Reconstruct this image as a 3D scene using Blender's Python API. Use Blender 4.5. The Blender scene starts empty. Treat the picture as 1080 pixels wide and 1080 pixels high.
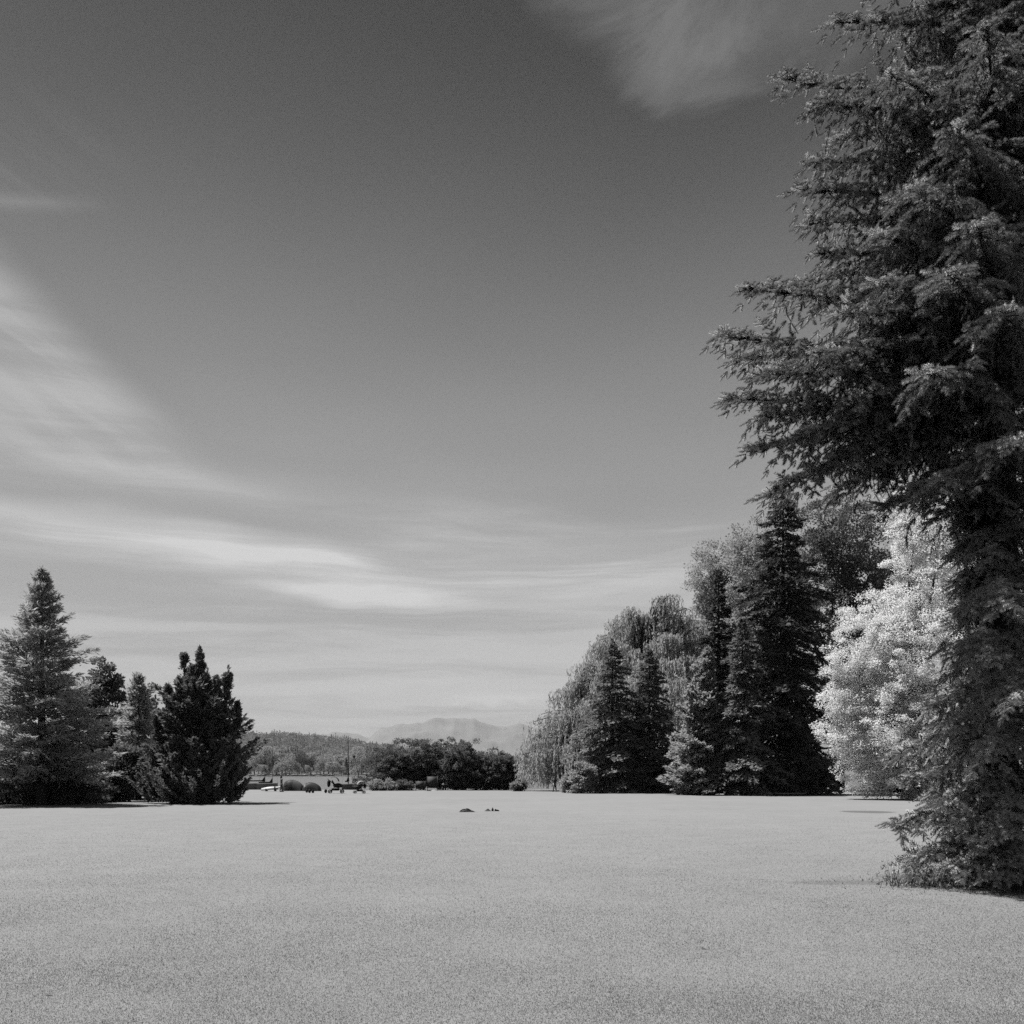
import bpy, bmesh, math, random
import numpy as np
from mathutils import Vector, Matrix

R = math.radians
SC = bpy.context.scene
COL = SC.collection
F, CX, HZ, CAMH = 1050.0, 540.0, 816.0, 1.9      # focal length, centre column, horizon row (of 1080), eye height

# ------------------------------------------------------------------ camera, sky, sun, exposure
cam = bpy.data.cameras.new('camera')
cam.lens = 35.0
cam.sensor_width = 36.0
cam.shift_y = (HZ - 540.0) / 1080.0
cam.clip_start = 0.1
cam.clip_end = 60000
cam_o = bpy.data.objects.new('camera', cam)
cam_o.location = (0, 0, CAMH)
cam_o.rotation_euler = (R(90), 0, 0)
COL.objects.link(cam_o)
SC.camera = cam_o

SUN_EL, SUN_AZ = 61.0, -63.0        # azimuth measured from +Y towards +X: left and a little beyond
sd = Vector((math.sin(R(SUN_AZ)) * math.cos(R(SUN_EL)), math.cos(R(SUN_AZ)) * math.cos(R(SUN_EL)), math.sin(R(SUN_EL))))
sun = bpy.data.lights.new('sun', 'SUN')
sun.energy = 5.0
sun.angle = R(0.55)
sun.color = (1.0, 0.995, 0.985)
sun_o = bpy.data.objects.new('sun', sun)
sun_o.rotation_euler = sd.to_track_quat('Z', 'Y').to_euler()
sun_o.location = sd * 200
COL.objects.link(sun_o)

SC.view_settings.view_transform = 'Standard'
SC.view_settings.look = 'None'
SC.view_settings.exposure = 0.0
SC.view_settings.gamma = 1.0
SC.render.filter_size = 1.6
SC.cycles.use_denoising = False
SC.cycles.max_bounces = 6
SC.cycles.diffuse_bounces = 0
SC.cycles.glossy_bounces = 2
SC.cycles.transmission_bounces = 3
SC.cycles.volume_bounces = 0
SC.cycles.sample_clamp_direct = 3.0
SC.cycles.sample_clamp_indirect = 1.5
SC.cycles.transparent_max_bounces = 4
SC.cycles.use_adaptive_sampling = False


class NT:
    """small helper to write node trees"""
    def __init__(s, tree):
        s.t = tree
        s.n = tree.nodes
        s.l = tree.links

    def put(s, sock, v):
        if isinstance(v, bpy.types.NodeSocket):
            s.l.new(v, sock)
        elif v is not None:
            sock.default_value = v

    def math(s, op, a, b=None, c=None, clamp=False):
        n = s.n.new('ShaderNodeMath')
        n.operation = op
        n.use_clamp = clamp
        for i, v in enumerate((a, b, c)):
            if v is not None:
                s.put(n.inputs[i], v)
        return n.outputs[0]

    def mapr(s, v, a, b, c=0.0, d=1.0, smooth=True):
        n = s.n.new('ShaderNodeMapRange')
        n.interpolation_type = 'SMOOTHSTEP' if smooth else 'LINEAR'
        for k, x in zip(('Value', 'From Min', 'From Max', 'To Min', 'To Max'), (v, a, b, c, d)):
            s.put(n.inputs[k], x)
        return n.outputs[0]

    def comb(s, x, y, z):
        n = s.n.new('ShaderNodeCombineXYZ')
        for i, v in enumerate((x, y, z)):
            s.put(n.inputs[i], v)
        return n.outputs[0]

    def noise(s, vec, scale, detail=4.0, rough=0.55, dist=0.0):
        n = s.n.new('ShaderNodeTexNoise')
        s.put(n.inputs['Vector'], vec)
        n.inputs['Scale'].default_value = scale
        n.inputs['Detail'].default_value = detail
        n.inputs['Roughness'].default_value = rough
        n.inputs['Distortion'].default_value = dist
        return n.outputs['Fac']


# ---- sky: the red channel of the daylight sky (a monochrome picture), with cirrus
world = bpy.data.worlds.new('World')
SC.world = world
world.use_nodes = True
world.node_tree.nodes.clear()
w = NT(world.node_tree)
sky = w.n.new('ShaderNodeTexSky')
sky.sky_type = 'NISHITA'
sky.sun_disc = False
sky.sun_elevation = R(SUN_EL)
sky.sun_rotation = R(SUN_AZ)
sky.altitude = 400
sky.air_density = 1.0
sky.dust_density = 1.2
sky.ozone_density = 1.0
sep = w.n.new('ShaderNodeSeparateColor')
w.l.new(sky.outputs[0], sep.inputs[0])
SKY_GAIN, SKY_POW = 0.37, 1.55
base = w.math('MULTIPLY', w.math('POWER', w.math('MULTIPLY', sep.outputs[0], 0.2), SKY_POW), 5.0 * SKY_GAIN)
tc = w.n.new('ShaderNodeTexCoord')
sx = w.n.new('ShaderNodeSeparateXYZ')
w.l.new(tc.outputs['Generated'], sx.inputs[0])
dx, dy, dz = sx.outputs
az = w.math('ARCTAN2', dx, dy)                                            # azimuth, 0 ahead, right positive
hor = w.math('SQRT', w.math('ADD', w.math('MULTIPLY', dx, dx), w.math('MULTIPLY', dy, dy)))
el = w.math('ARCTAN2', dz, hor)
# cloud sheet seen in perspective: a plane high above
inv = w.math('DIVIDE', 1.0, w.math('MAXIMUM', w.math('ADD', dz, 0.05), 0.02))
cu = w.math('MULTIPLY', dx, inv)
cv = w.math('MULTIPLY', dy, inv)


def band(v, c, hw, soft):
    """1 inside c +- hw with soft edges"""
    d = w.math('ABSOLUTE', w.math('SUBTRACT', v, c))
    return w.mapr(d, hw - soft, hw + soft, 1.0, 0.0)


def add(*v):
    r = v[0]
    for x in v[1:]:
        r = w.math('ADD', r, x)
    return r


def mul(*v):
    r = v[0]
    for x in v[1:]:
        r = w.math('MULTIPLY', r, x)
    return r


warp = w.noise(w.comb(cu, cv, 0.0), 0.45, 3.0)
warp2 = w.math('MULTIPLY', w.math('SUBTRACT', warp, 0.5), 0.16)
elw = w.math('ADD', el, warp2)
# fine streaks, drawn out along the wind
streak = w.noise(w.comb(w.math('MULTIPLY', cu, 0.30), w.math('ADD', w.math('MULTIPLY', cv, 1.3), w.math('MULTIPLY', cu, 0.12)), 3.0), 1.1, 7.0, 0.6, 0.6)
streak_f = w.noise(w.comb(w.math('MULTIPLY', az, 2.2), w.math('MULTIPLY', w.math('ADD', el, w.math('MULTIPLY', warp2, 0.35)), 26.0), 1.7), 1.0, 6.0, 0.62, 0.4)
wisp = w.noise(w.comb(w.math('MULTIPLY', az, 3.0), w.math('MULTIPLY', el, 5.0), 9.0), 1.6, 6.0, 0.55, 1.4)
st = w.mapr(streak, 0.34, 0.72)
stf = w.mapr(streak_f, 0.32, 0.70)
wp = w.mapr(wisp, 0.38, 0.72)
# fibres: noise drawn out along the wind, at two slants
fib = w.noise(w.comb(w.math('MULTIPLY', w.math('ADD', az, w.math('MULTIPLY', el, 0.9)), 3.0), w.math('MULTIPLY', w.math('ADD', elw, w.math('MULTIPLY', az, 0.55)), 30.0), 5.0), 1.0, 8.0, 0.66, 0.5)
fb = w.mapr(fib, 0.30, 0.72)
# veil low over the lake, in level streaks
low = mul(w.mapr(elw, 0.03, 0.33, 1.0, 0.0), w.mapr(stf, 0.0, 1.0, -0.25, 0.75))
# bright bank left of centre
bank = mul(band(add(elw, mul(warp2, 0.6), w.math('MULTIPLY', az, 0.10)), 0.173, 0.018, 0.020), w.mapr(az, -0.12, 0.0, 1.0, 0.0), w.mapr(stf, 0.0, 1.0, 0.55, 1.1))
bank2 = mul(band(add(elw, w.math('MULTIPLY', az, 0.14)), 0.228, 0.010, 0.022), w.mapr(az, -0.26, -0.12, 1.0, 0.0), w.mapr(stf, 0.0, 1.0, 0.3, 1.0))
bank3 = mul(band(add(el, mul(warp2, 0.8)), 0.215, 0.034, 0.03), band(az, 0.02, 0.16, 0.10), w.mapr(stf, 0.0, 1.0, 0.3, 1.0))
# wedge of cirrus at the left, sharp above, fading below
edge = w.math('ADD', add(el, mul(warp2, 0.45)), w.math('MULTIPLY', w.math('ADD', az, 0.475), 0.80))
wedge = mul(w.mapr(edge, 0.385, 0.452, 1.0, 0.0), w.mapr(edge, 0.20, 0.40, 0.25, 1.0), w.mapr(el, 0.22, 0.33), w.mapr(az, -0.36, -0.20, 1.0, 0.0), w.mapr(add(mul(fb, 0.4), mul(stf, 0.6)), 0.1, 0.9, 0.4, 1.15))
# wisps high on the right
tw = w.noise(w.comb(w.math('MULTIPLY', w.math('ADD', az, w.math('MULTIPLY', el, -0.5)), 4.5), w.math('MULTIPLY', w.math('SUBTRACT', el, w.math('MULTIPLY', az, 0.1)), 8.0), 2.0), 1.6, 8.0, 0.62, 0.45)
twm = w.mapr(tw, 0.34, 0.70)
thr = w.math('ADD', 0.588, w.math('MULTIPLY', w.math('MAXIMUM', w.math('SUBTRACT', 0.15, az), 0.0), 0.50))
topline = add(el, mul(warp2, 0.12), mul(w.math('SUBTRACT', tw, 0.5), 0.07), w.math('MULTIPLY', thr, -1.0))
top = mul(w.mapr(topline, -0.012, 0.04), w.mapr(twm, 0.0, 1.0, 0.5, 1.0))
toprim = mul(band(topline, 0.006, 0.006, 0.014), band(az, 0.19, 0.05, 0.06), 0.6)
# thin lines at the far left
thin = mul(band(w.math('ADD', el, w.math('MULTIPLY', az, -0.16)), 0.549, 0.002, 0.009), w.mapr(az, -0.46, -0.37, 1.0, 0.0), 1.2)
thin2 = mul(band(w.math('ADD', el, w.math('MULTIPLY', az, -0.10)), 0.553, 0.03, 0.03), w.mapr(az, -0.47, -0.34, 1.0, 0.0), w.mapr(fb, 0.2, 1.0, 0.0, 0.7))
# puff above the far mountains
pn = w.noise(w.comb(w.math('MULTIPLY', az, 30.0), w.math('MULTIPLY', el, 60.0), 1.0), 1.0, 5.0, 0.6)
puff = mul(band(w.math('ADD', el, w.math('MULTIPLY', w.math('SUBTRACT', pn, 0.5), 0.02)), 0.074, 0.006, 0.005), band(az, -0.012, 0.05, 0.03), w.mapr(pn, 0.3, 0.65, 0.4, 1.0))
haze_all = mul(w.mapr(elw, 0.03, 0.68, 0.74, 0.0), w.mapr(dy, -0.5, 0.4, 0.20, 1.0))
clouds = add(haze_all, mul(low, 0.44), mul(bank, 0.66), mul(bank2, 0.24), mul(bank3, 0.42), mul(wedge, 0.40), mul(top, 0.25), mul(toprim, 0.18), mul(thin, 0.16), mul(thin2, 0.10), mul(puff, 0.26))
clouds = w.math('MAXIMUM', clouds, 0.0)
clouds = w.math('MINIMUM', clouds, 1.22)
CLOUD = 5.6
total = add(mul(base, w.math('SUBTRACT', 1.0, clouds)), mul(clouds, CLOUD))
cc = w.n.new('ShaderNodeCombineColor')
for i in range(3):
    w.l.new(total, cc.inputs[i])
bg = w.n.new('ShaderNodeBackground')
w.l.new(cc.outputs[0], bg.inputs['Color'])
bg.inputs['Strength'].default_value = 0.1
wo = w.n.new('ShaderNodeOutputWorld')
w.l.new(bg.outputs[0], wo.inputs['Surface'])
world.cycles.sampling_method = 'MANUAL'
world.cycles.sample_map_resolution = 512


# ------------------------------------------------------------------ helpers
def P(px, py, Y):
    """point seen at photo pixel (px, py) at distance Y"""
    return np.array(((px - CX) / F * Y, Y, CAMH + (HZ - py) / F * Y))


def GX(px, Y):
    return (px - CX) / F * Y


def tag(o, label=None, cat=None, group=None, kind=None):
    if label: o['label'] = label
    if cat: o['category'] = cat
    if group: o['group'] = group
    if kind: o['kind'] = kind
    return o


def empty(name, loc, label, cat, group=None, rz=0.0):
    o = bpy.data.objects.new(name, None)
    o.location = loc
    o.rotation_euler = (0, 0, rz)
    o.empty_display_size = 0.3
    COL.objects.link(o)
    return tag(o, label, cat, group)


class MB:
    """collects points and faces; build() links them as one mesh object"""
    def __init__(s):
        s.v, s.f3, s.f4, s.n = [], [], [], 0

    def add(s, V, tris=None, quads=None):
        V = np.asarray(V, dtype=np.float32).reshape(-1, 3)
        if tris is not None and len(tris):
            s.f3.append(np.asarray(tris, dtype=np.int32).reshape(-1, 3) + s.n)
        if quads is not None and len(quads):
            s.f4.append(np.asarray(quads, dtype=np.int32).reshape(-1, 4) + s.n)
        s.v.append(V)
        s.n += len(V)

    def mesh(s, name, mat, smooth=False):
        V = np.concatenate(s.v)
        t = np.concatenate(s.f3) if s.f3 else np.zeros((0, 3), np.int32)
        q = np.concatenate(s.f4) if s.f4 else np.zeros((0, 4), np.int32)
        me = bpy.data.meshes.new(name)
        me.vertices.add(len(V))
        me.vertices.foreach_set('co', V.ravel())
        nl = t.size + q.size
        me.loops.add(nl)
        me.loops.foreach_set('vertex_index', np.concatenate((t.ravel(), q.ravel())).astype(np.int32))
        npoly = len(t) + len(q)
        me.polygons.add(npoly)
        st_ = np.concatenate((np.arange(len(t)) * 3, t.size + np.arange(len(q)) * 4)).astype(np.int32)
        me.polygons.foreach_set('loop_start', st_)
        if smooth:
            me.polygons.foreach_set('use_smooth', np.ones(npoly, dtype=bool))
        me.update(calc_edges=True)
        me.materials.append(mat)
        return me

    def build(s, name, mat, parent=None, smooth=False, world_xf=None):
        """points are in world space; they are moved into the parent's space"""
        if parent is not None:
            M = np.array((Matrix.LocRotScale(parent.location, parent.rotation_euler, None) if parent.parent is None else
                          Matrix.LocRotScale(parent.parent.location, parent.parent.rotation_euler, None)).inverted())
            V = np.concatenate(s.v)
            s.v = [(V @ M[:3, :3].T + M[:3, 3]).astype(np.float32)]
        o = bpy.data.objects.new(name, s.mesh(name, mat, smooth))
        COL.objects.link(o)
        if parent is not None:
            o.parent = parent
        return o

    # ---- solid shapes
    def box(s, c, size, rz=0.0, tilt=None):
        c = np.array(c, float)
        h = np.array(size, float) / 2
        V = np.array([(x, y, z) for x in (-1, 1) for y in (-1, 1) for z in (-1, 1)], float) * h
        if tilt is not None:
            V = V @ np.array(tilt).T
        ca, sa = math.cos(rz), math.sin(rz)
        V = V @ np.array(((ca, sa, 0), (-sa, ca, 0), (0, 0, 1)))
        s.add(V + c, quads=[(0, 1, 3, 2), (4, 6, 7, 5), (0, 4, 5, 1), (2, 3, 7, 6), (0, 2, 6, 4), (1, 5, 7, 3)])

    def tube(s, pts, rad, seg=8, caps=True):
        pts = np.asarray(pts, float)
        rad = np.broadcast_to(np.asarray(rad, float), (len(pts),))
        tg = np.gradient(pts, axis=0)
        tg /= np.linalg.norm(tg, axis=1, keepdims=True) + 1e-9
        ref = np.array((0.0, 0.0, 1.0)) if abs(tg[0][2]) < 0.9 else np.array((1.0, 0.0, 0.0))
        a = np.cross(tg, ref)
        a /= np.linalg.norm(a, axis=1, keepdims=True) + 1e-9
        b = np.cross(tg, a)
        th = np.linspace(0, 2 * math.pi, seg, endpoint=False)
        V = pts[:, None] + rad[:, None, None] * (np.cos(th)[None, :, None] * a[:, None] + np.sin(th)[None, :, None] * b[:, None])
        q = []
        for i in range(len(pts) - 1):
            for j in range(seg):
                k = (j + 1) % seg
                q.append((i * seg + j, i * seg + k, (i + 1) * seg + k, (i + 1) * seg + j))
        tr = []
        if caps:
            for j in range(1, seg - 1):
                tr.append((0, j + 1, j))
                e = (len(pts) - 1) * seg
                tr.append((e, e + j, e + j + 1))
        s.add(V, tr, q)

    def grid(s, V, nu, nv):
        """V: nu x nv points"""
        i, j = np.meshgrid(np.arange(nu - 1), np.arange(nv - 1), indexing='ij')
        a = (i * nv + j).ravel()
        s.add(V, quads=np.stack((a, a + nv, a + nv + 1, a + 1), 1))

    def blob(s, c, r, rough=0.15, seed=0, nu=10, nv=14, flat_bottom=False):
        g = np.random.default_rng(seed)
        th = np.linspace(0.02, math.pi - 0.02, nu)
        ph = np.linspace(0, 2 * math.pi, nv)
        T, Q = np.meshgrid(th, ph, indexing='ij')
        k = g.normal(size=(5, 3)) * 2.0
        o = g.uniform(0, 6, 5)
        D = np.stack((np.sin(T) * np.cos(Q), np.sin(T) * np.sin(Q), np.cos(T)), -1)
        m = 1 + rough * sum(np.sin(D @ k[i] + o[i]) for i in range(5)) / 2.2
        V = D * m[..., None] * np.array(r)
        if flat_bottom:
            V[..., 2] = np.maximum(V[..., 2], 0)
        s.grid((V + np.array(c)).reshape(-1, 3), nu, nv)


def unit(v):
    return v / (np.linalg.norm(v, axis=-1, keepdims=True) + 1e-9)


def leaves(mb, c, d, L, W, g, face=None, loose=0.6):
    """kite-shaped leaves or sprigs: base c, axis d, length L, half width W, turned towards face"""
    n = len(c)
    d = unit(d)
    r = unit(g.normal(size=(n, 3)))
    if face is not None:
        r = unit(face) + r * loose
    s_ = unit(np.cross(d, r))
    L = np.broadcast_to(L, (n,))[:, None]
    W = np.broadcast_to(W, (n,))[:, None]
    m = c + d * L * 0.45
    V = np.stack((c, m + s_ * W, c + d * L, m - s_ * W), 1).reshape(-1, 3)
    mb.add(V, quads=np.arange(4 * n).reshape(n, 4))


# ------------------------------------------------------------------ materials (a monochrome picture: greys)
def leaf_mat(name, v, trans=0.3, var=0.35, scale=0.6, thin=False):  # thin: sums reflection and transmission, standing in for missing bounce light
    m = bpy.data.materials.new(name)
    m.use_nodes = True
    t = NT(m.node_tree)
    t.n.clear()
    tcn = t.n.new('ShaderNodeTexCoord')
    no = t.noise(tcn.outputs['Object'], scale, 3.0)
    no2 = t.noise(tcn.outputs['Object'], scale * 9.0, 2.0)
    k = t.math('ADD', t.math('MULTIPLY', t.math('SUBTRACT', no, 0.5), 2 * var), t.math('MULTIPLY', t.math('SUBTRACT', no2, 0.5), var))
    val = t.math('MULTIPLY', t.math('ADD', k, 1.0), v)
    c3 = t.n.new('ShaderNodeCombineColor')
    for i in range(3):
        t.l.new(val, c3.inputs[i])
    d = t.n.new('ShaderNodeBsdfDiffuse')
    tr = t.n.new('ShaderNodeBsdfTranslucent')
    t.l.new(c3.outputs[0], d.inputs['Color'])
    t.l.new(c3.outputs[0], tr.inputs['Color'])
    if thin:                                  # boosted leaves: full reflection plus full transmission, standing in for missing bounce light
        mx = t.n.new('ShaderNodeAddShader')
        t.l.new(d.outputs[0], mx.inputs[0])
        t.l.new(tr.outputs[0], mx.inputs[1])
    else:
        mx = t.n.new('ShaderNodeMixShader')
        mx.inputs[0].default_value = trans
        t.l.new(d.outputs[0], mx.inputs[1])
        t.l.new(tr.outputs[0], mx.inputs[2])
    o = t.n.new('ShaderNodeOutputMaterial')
    t.l.new(mx.outputs[0], o.inputs['Surface'])
    return m


def solid(name, v, rough=0.7, var=0.2, scale=8.0, bump=0.0, spec=0.3):
    m = bpy.data.materials.new(name)
    m.use_nodes = True
    t = NT(m.node_tree)
    p = t.n['Principled BSDF']
    tcn = t.n.new('ShaderNodeTexCoord')
    no = t.noise(tcn.outputs['Object'], scale, 5.0)
    val = t.math('MULTIPLY', t.math('ADD', t.math('MULTIPLY', t.math('SUBTRACT', no, 0.5), 2 * var), 1.0), v)
    c3 = t.n.new('ShaderNodeCombineColor')
    for i in range(3):
        t.l.new(val, c3.inputs[i])
    t.l.new(c3.outputs[0], p.inputs['Base Color'])
    p.inputs['Roughness'].default_value = rough
    p.inputs['Specular IOR Level'].default_value = spec
    if bump:
        b = t.n.new('ShaderNodeBump')
        b.inputs['Strength'].default_value = bump
        b.inputs['Distance'].default_value = 0.05
        t.l.new(no, b.inputs['Height'])
        t.l.new(b.outputs[0], p.inputs['Normal'])
    return m


M_bark = solid('bark', 0.10, 0.9, 0.5, 6.0, 0.8, 0.1)
M_hero = leaf_mat('spruce_needles', 0.88, 0.12, 0.25, 0.7)
M_white_leaf = leaf_mat('pale_leaves', 0.62, 0.50, 0.12, 0.4, thin=True)  # summed shader brightens these leaves in place of bounced light
M_willow = leaf_mat('willow_leaves', 0.80, 0.50, 0.25, 0.35)
M_spruce = leaf_mat('far_spruce_needles', 0.38, 0.30, 0.35, 0.5)
M_dark = leaf_mat('dark_needles', 0.20, 0.20, 0.3, 0.6)
M_dull = leaf_mat('dull_leaves', 0.25, 0.35, 0.3, 0.3)  # one even, darker leaf tone
M_cypress = leaf_mat('cypress_sprays', 0.36, 0.25, 0.35, 1.2)
M_soft = leaf_mat('soft_needles', 0.74, 0.42, 0.25, 0.4)
M_pale = leaf_mat('pale_needles', 0.66, 0.42, 0.25, 0.5)
M_decid = leaf_mat('broad_leaves', 0.62, 0.42, 0.25, 0.3)
M_bush = leaf_mat('bush_leaves', 0.27, 0.36, 0.3, 0.5)
M_hedge = leaf_mat('hedge_leaves', 0.60, 0.36, 0.3, 0.9)
M_forest = leaf_mat('forest_leaves', 0.36, 0.32, 0.75, 0.045)
M_shore_pale = leaf_mat('shore_tree_leaves', 0.58, 0.4, 0.25, 0.05)
M_shore_dark = leaf_mat('shore_tree_dark_leaves', 0.24, 0.3, 0.25, 0.05)

# ------------------------------------------------------------------ ground, lake, far shore, mountains
rng = np.random.default_rng(7)
LAKE_Z = -0.6


def hash_noise(X, Y, seed, octaves=4, f0=1.0):
    g = np.random.default_rng(seed)
    out = np.zeros_like(X, dtype=float)
    a = 1.0
    f = f0
    for _ in range(octaves):
        for _k in range(3):
            th = g.uniform(0, 2 * math.pi)
            out += a / 3 * np.sin(f * (X * math.cos(th) + Y * math.sin(th)) * g.uniform(0.7, 1.4) + g.uniform(0, 6.28))
        a *= 0.5
        f *= 2.03
    return out


def vnoise(x, y, size, seed, octaves=4):
    g = np.random.default_rng(seed)
    out = np.zeros_like(x, dtype=float)
    a, tot = 1.0, 0.0
    for _ in range(octaves):
        T = g.random((256, 256))
        u, v = x / size + 1000.0, y / size + 1000.0
        i, j = np.floor(u).astype(int), np.floor(v).astype(int)
        fu, fv = u - i, v - j
        fu, fv = fu * fu * (3 - 2 * fu), fv * fv * (3 - 2 * fv)
        i0, i1, j0, j1 = i % 256, (i + 1) % 256, j % 256, (j + 1) % 256
        out += a * ((T[i0, j0] * (1 - fu) + T[i1, j0] * fu) * (1 - fv) + (T[i0, j1] * (1 - fu) + T[i1, j1] * fu) * fv)
        tot += a
        a *= 0.55
        size *= 0.47
    return out / tot


# the ground: one sheet from behind the camera to the horizon, dipping under the lake and rising into the far shore
def shore_line(x):
    return 119.0 + 1.2 * np.sin(x * 0.11) + 0.8 * np.sin(x * 0.27 + 1.0)


def lawn_material():
    m = bpy.data.materials.new('lawn_grass')
    m.use_nodes = True
    t = NT(m.node_tree)
    p = t.n['Principled BSDF']
    tcn = t.n.new('ShaderNodeTexCoord')
    ob = tcn.outputs['Object']
    s3 = t.n.new('ShaderNodeSeparateXYZ')
    t.l.new(ob, s3.inputs[0])
    big = t.noise(ob, 0.12, 4.0)
    mid = t.noise(ob, 0.9, 5.0, 0.6)
    fine = t.noise(ob, 14.0, 6.0, 0.7)
    vfine = t.noise(ob, 70.0, 3.0, 0.7)
    fleck = t.mapr(t.noise(ob, 9.0, 2.0), 0.70, 0.76)
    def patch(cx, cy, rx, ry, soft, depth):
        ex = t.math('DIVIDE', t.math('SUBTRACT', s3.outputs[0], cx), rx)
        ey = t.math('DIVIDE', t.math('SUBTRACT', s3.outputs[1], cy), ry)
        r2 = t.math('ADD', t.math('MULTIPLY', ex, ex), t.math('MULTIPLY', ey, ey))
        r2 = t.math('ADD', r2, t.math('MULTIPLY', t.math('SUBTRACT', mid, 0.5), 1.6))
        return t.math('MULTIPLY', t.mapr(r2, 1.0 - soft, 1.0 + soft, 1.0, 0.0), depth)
    shade_litter_spots = t.math('ADD', t.math('ADD', patch(5.9, 17.4, 1.1, 0.35, 0.9, 0.25), patch(9.2, 17.7, 2.3, 1.5, 0.45, 0.55)), patch(17.7, 49.5, 1.25, 1.6, 0.3, 0.45))  # bough shadow painted into the colour, needle litter, and a farther dark patch
    v = t.math('ADD', 1.0, t.math('MULTIPLY', t.math('SUBTRACT', big, 0.5), 0.22))
    v = t.math('ADD', v, t.math('MULTIPLY', t.math('SUBTRACT', mid, 0.5), 0.32))
    v = t.math('ADD', v, t.math('MULTIPLY', t.math('SUBTRACT', fine, 0.5), 0.45))
    v = t.math('ADD', v, t.math('MULTIPLY', t.math('SUBTRACT', vfine, 0.5), 0.35))
    v = t.math('MULTIPLY', v, t.math('SUBTRACT', 1.0, t.math('MULTIPLY', fleck, 0.3)))
    v = t.math('MULTIPLY', v, t.math('SUBTRACT', 1.0, shade_litter_spots))
    v = t.math('MULTIPLY', v, 0.33)
    c3 = t.n.new('ShaderNodeCombineColor')
    for i in range(3):
        t.l.new(v, c3.inputs[i])
    t.l.new(c3.outputs[0], p.inputs['Base Color'])
    p.inputs['Roughness'].default_value = 0.9
    p.inputs['Specular IOR Level'].default_value = 0.1
    b = t.n.new('ShaderNodeBump')
    b.inputs['Strength'].default_value = 0.35
    b.inputs['Distance'].default_value = 0.03
    t.l.new(t.math('ADD', fine, vfine), b.inputs['Height'])
    t.l.new(b.outputs[0], p.inputs['Normal'])
    return m


xs = np.unique(np.concatenate((np.linspace(-26000, -300, 14), np.linspace(-300, 300, 121), np.linspace(300, 26000, 14))))
ys = np.unique(np.concatenate((np.linspace(-800, -40, 8), np.linspace(-40, 112, 77), np.linspace(112, 130, 37), np.linspace(130, 1000, 12), [1030, 1045, 1055], np.linspace(1070, 26000, 10))))
X, Y = np.meshgrid(xs, ys, indexing='ij')
Z = np.zeros_like(X)
e = np.clip((Y - shore_line(X)) / 3.0, 0, 1)
Z = np.where(Y > 105, Z * (1 - e) - 2.2 * e * e * (3 - 2 * e), Z)
far = np.clip((Y - 1045) / 20, 0, 1)
Z = np.where(Y > 1000, -2.2 + far * 2.0, Z)
mb = MB()
mb.grid(np.stack((X, Y, Z), -1).reshape(-1, 3), len(xs), len(ys))
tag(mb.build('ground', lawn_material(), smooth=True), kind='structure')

# lake
m = bpy.data.materials.new('lake_water')
m.use_nodes = True
t = NT(m.node_tree)
p = t.n['Principled BSDF']
p.inputs['Base Color'].default_value = (0.10, 0.10, 0.10, 1)
p.inputs['Roughness'].default_value = 0.22
p.inputs['IOR'].default_value = 1.33
tcn = t.n.new('ShaderNodeTexCoord')
mp = t.n.new('ShaderNodeMapping')
mp.inputs['Scale'].default_value = (0.5, 1.0, 1.0)
t.l.new(tcn.outputs['Object'], mp.inputs[0])
b = t.n.new('ShaderNodeBump')
b.inputs['Strength'].default_value = 0.6
b.inputs['Distance'].default_value = 0.15
t.l.new(t.noise(mp.outputs[0], 1.2, 5.0), b.inputs['Height'])
t.l.new(b.outputs[0], p.inputs['Normal'])
mb = MB()
mb.grid(np.array([(x, y, LAKE_Z) for x in np.linspace(-6000, 6000, 13) for y in (112.0, 400.0, 1060.0)]), 13, 3)
tag(mb.build('lake', m), kind='structure')

# the far shore's hill
HX = [-900, -560, 0, 255, 300, 350, 385, 420, 470, 520, 560, 640, 800, 1100, 1800]
HY = [762, 764, 768, 771, 771.5, 774, 780, 786, 792, 796, 798, 800, 798, 794, 792]
HD = 2050.0


def hill_z(X, Y):
    px = CX + X / Y * F
    crest = (HZ - np.interp(px, HX, HY)) / F * HD - 12
    u = np.clip((Y - 1062) / (HD - 1062), 0, 1.6)
    prof = np.where(u < 1, u ** 1.25, 1 - (u - 1) * 0.5)
    return -0.3 + crest * prof + hash_noise(X, Y, 5, 3, 0.012) * 2.5 * np.clip(u * 5, 0, 1)


xs = np.linspace(-3600, 3600, 181)
ys = np.linspace(1062, 3300, 56)
X, Y = np.meshgrid(xs, ys, indexing='ij')
mb = MB()
mb.grid(np.stack((X, Y, hill_z(X, Y)), -1).reshape(-1, 3), len(xs), len(ys))
tag(mb.build('far_hill', solid('hill_soil', 0.20, 0.95, 0.4, 0.02), smooth=True), kind='structure')

# mountains on the horizon
MX = [-1200, -600, -100, 150, 260, 330, 352, 372, 390, 402, 420, 436, 445, 458, 470, 480, 492, 500, 512, 525, 545, 560, 590, 640, 760, 900, 1200, 1800]
MY = [775, 778, 780, 784, 782, 776, 770, 774, 778, 766, 760, 758.5, 759.5, 757.5, 758.5, 757, 760, 758.5, 763, 766.5, 764.5, 767, 769, 776, 770, 780, 774, 782]
MD = 20000.0
xs = np.linspace(-17000, 17000, 1400)
vv = np.linspace(0, 1, 40)
X = np.repeat(xs[:, None], len(vv), 1)
pxx = CX + X / MD * F
crest = (HZ - np.interp(pxx, MX, MY)) / F * MD
yy = MD - 3800 * (1 - vv[None, :]) * np.ones_like(X)
rid = np.abs(hash_noise(X + 0.25 * yy, yy, 13, 5, 0.0016))
Z = crest * (vv[None, :] ** 1.5) * (1 - 0.55 * rid * (1 - vv[None, :]) ** 0.6) - 5
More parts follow.
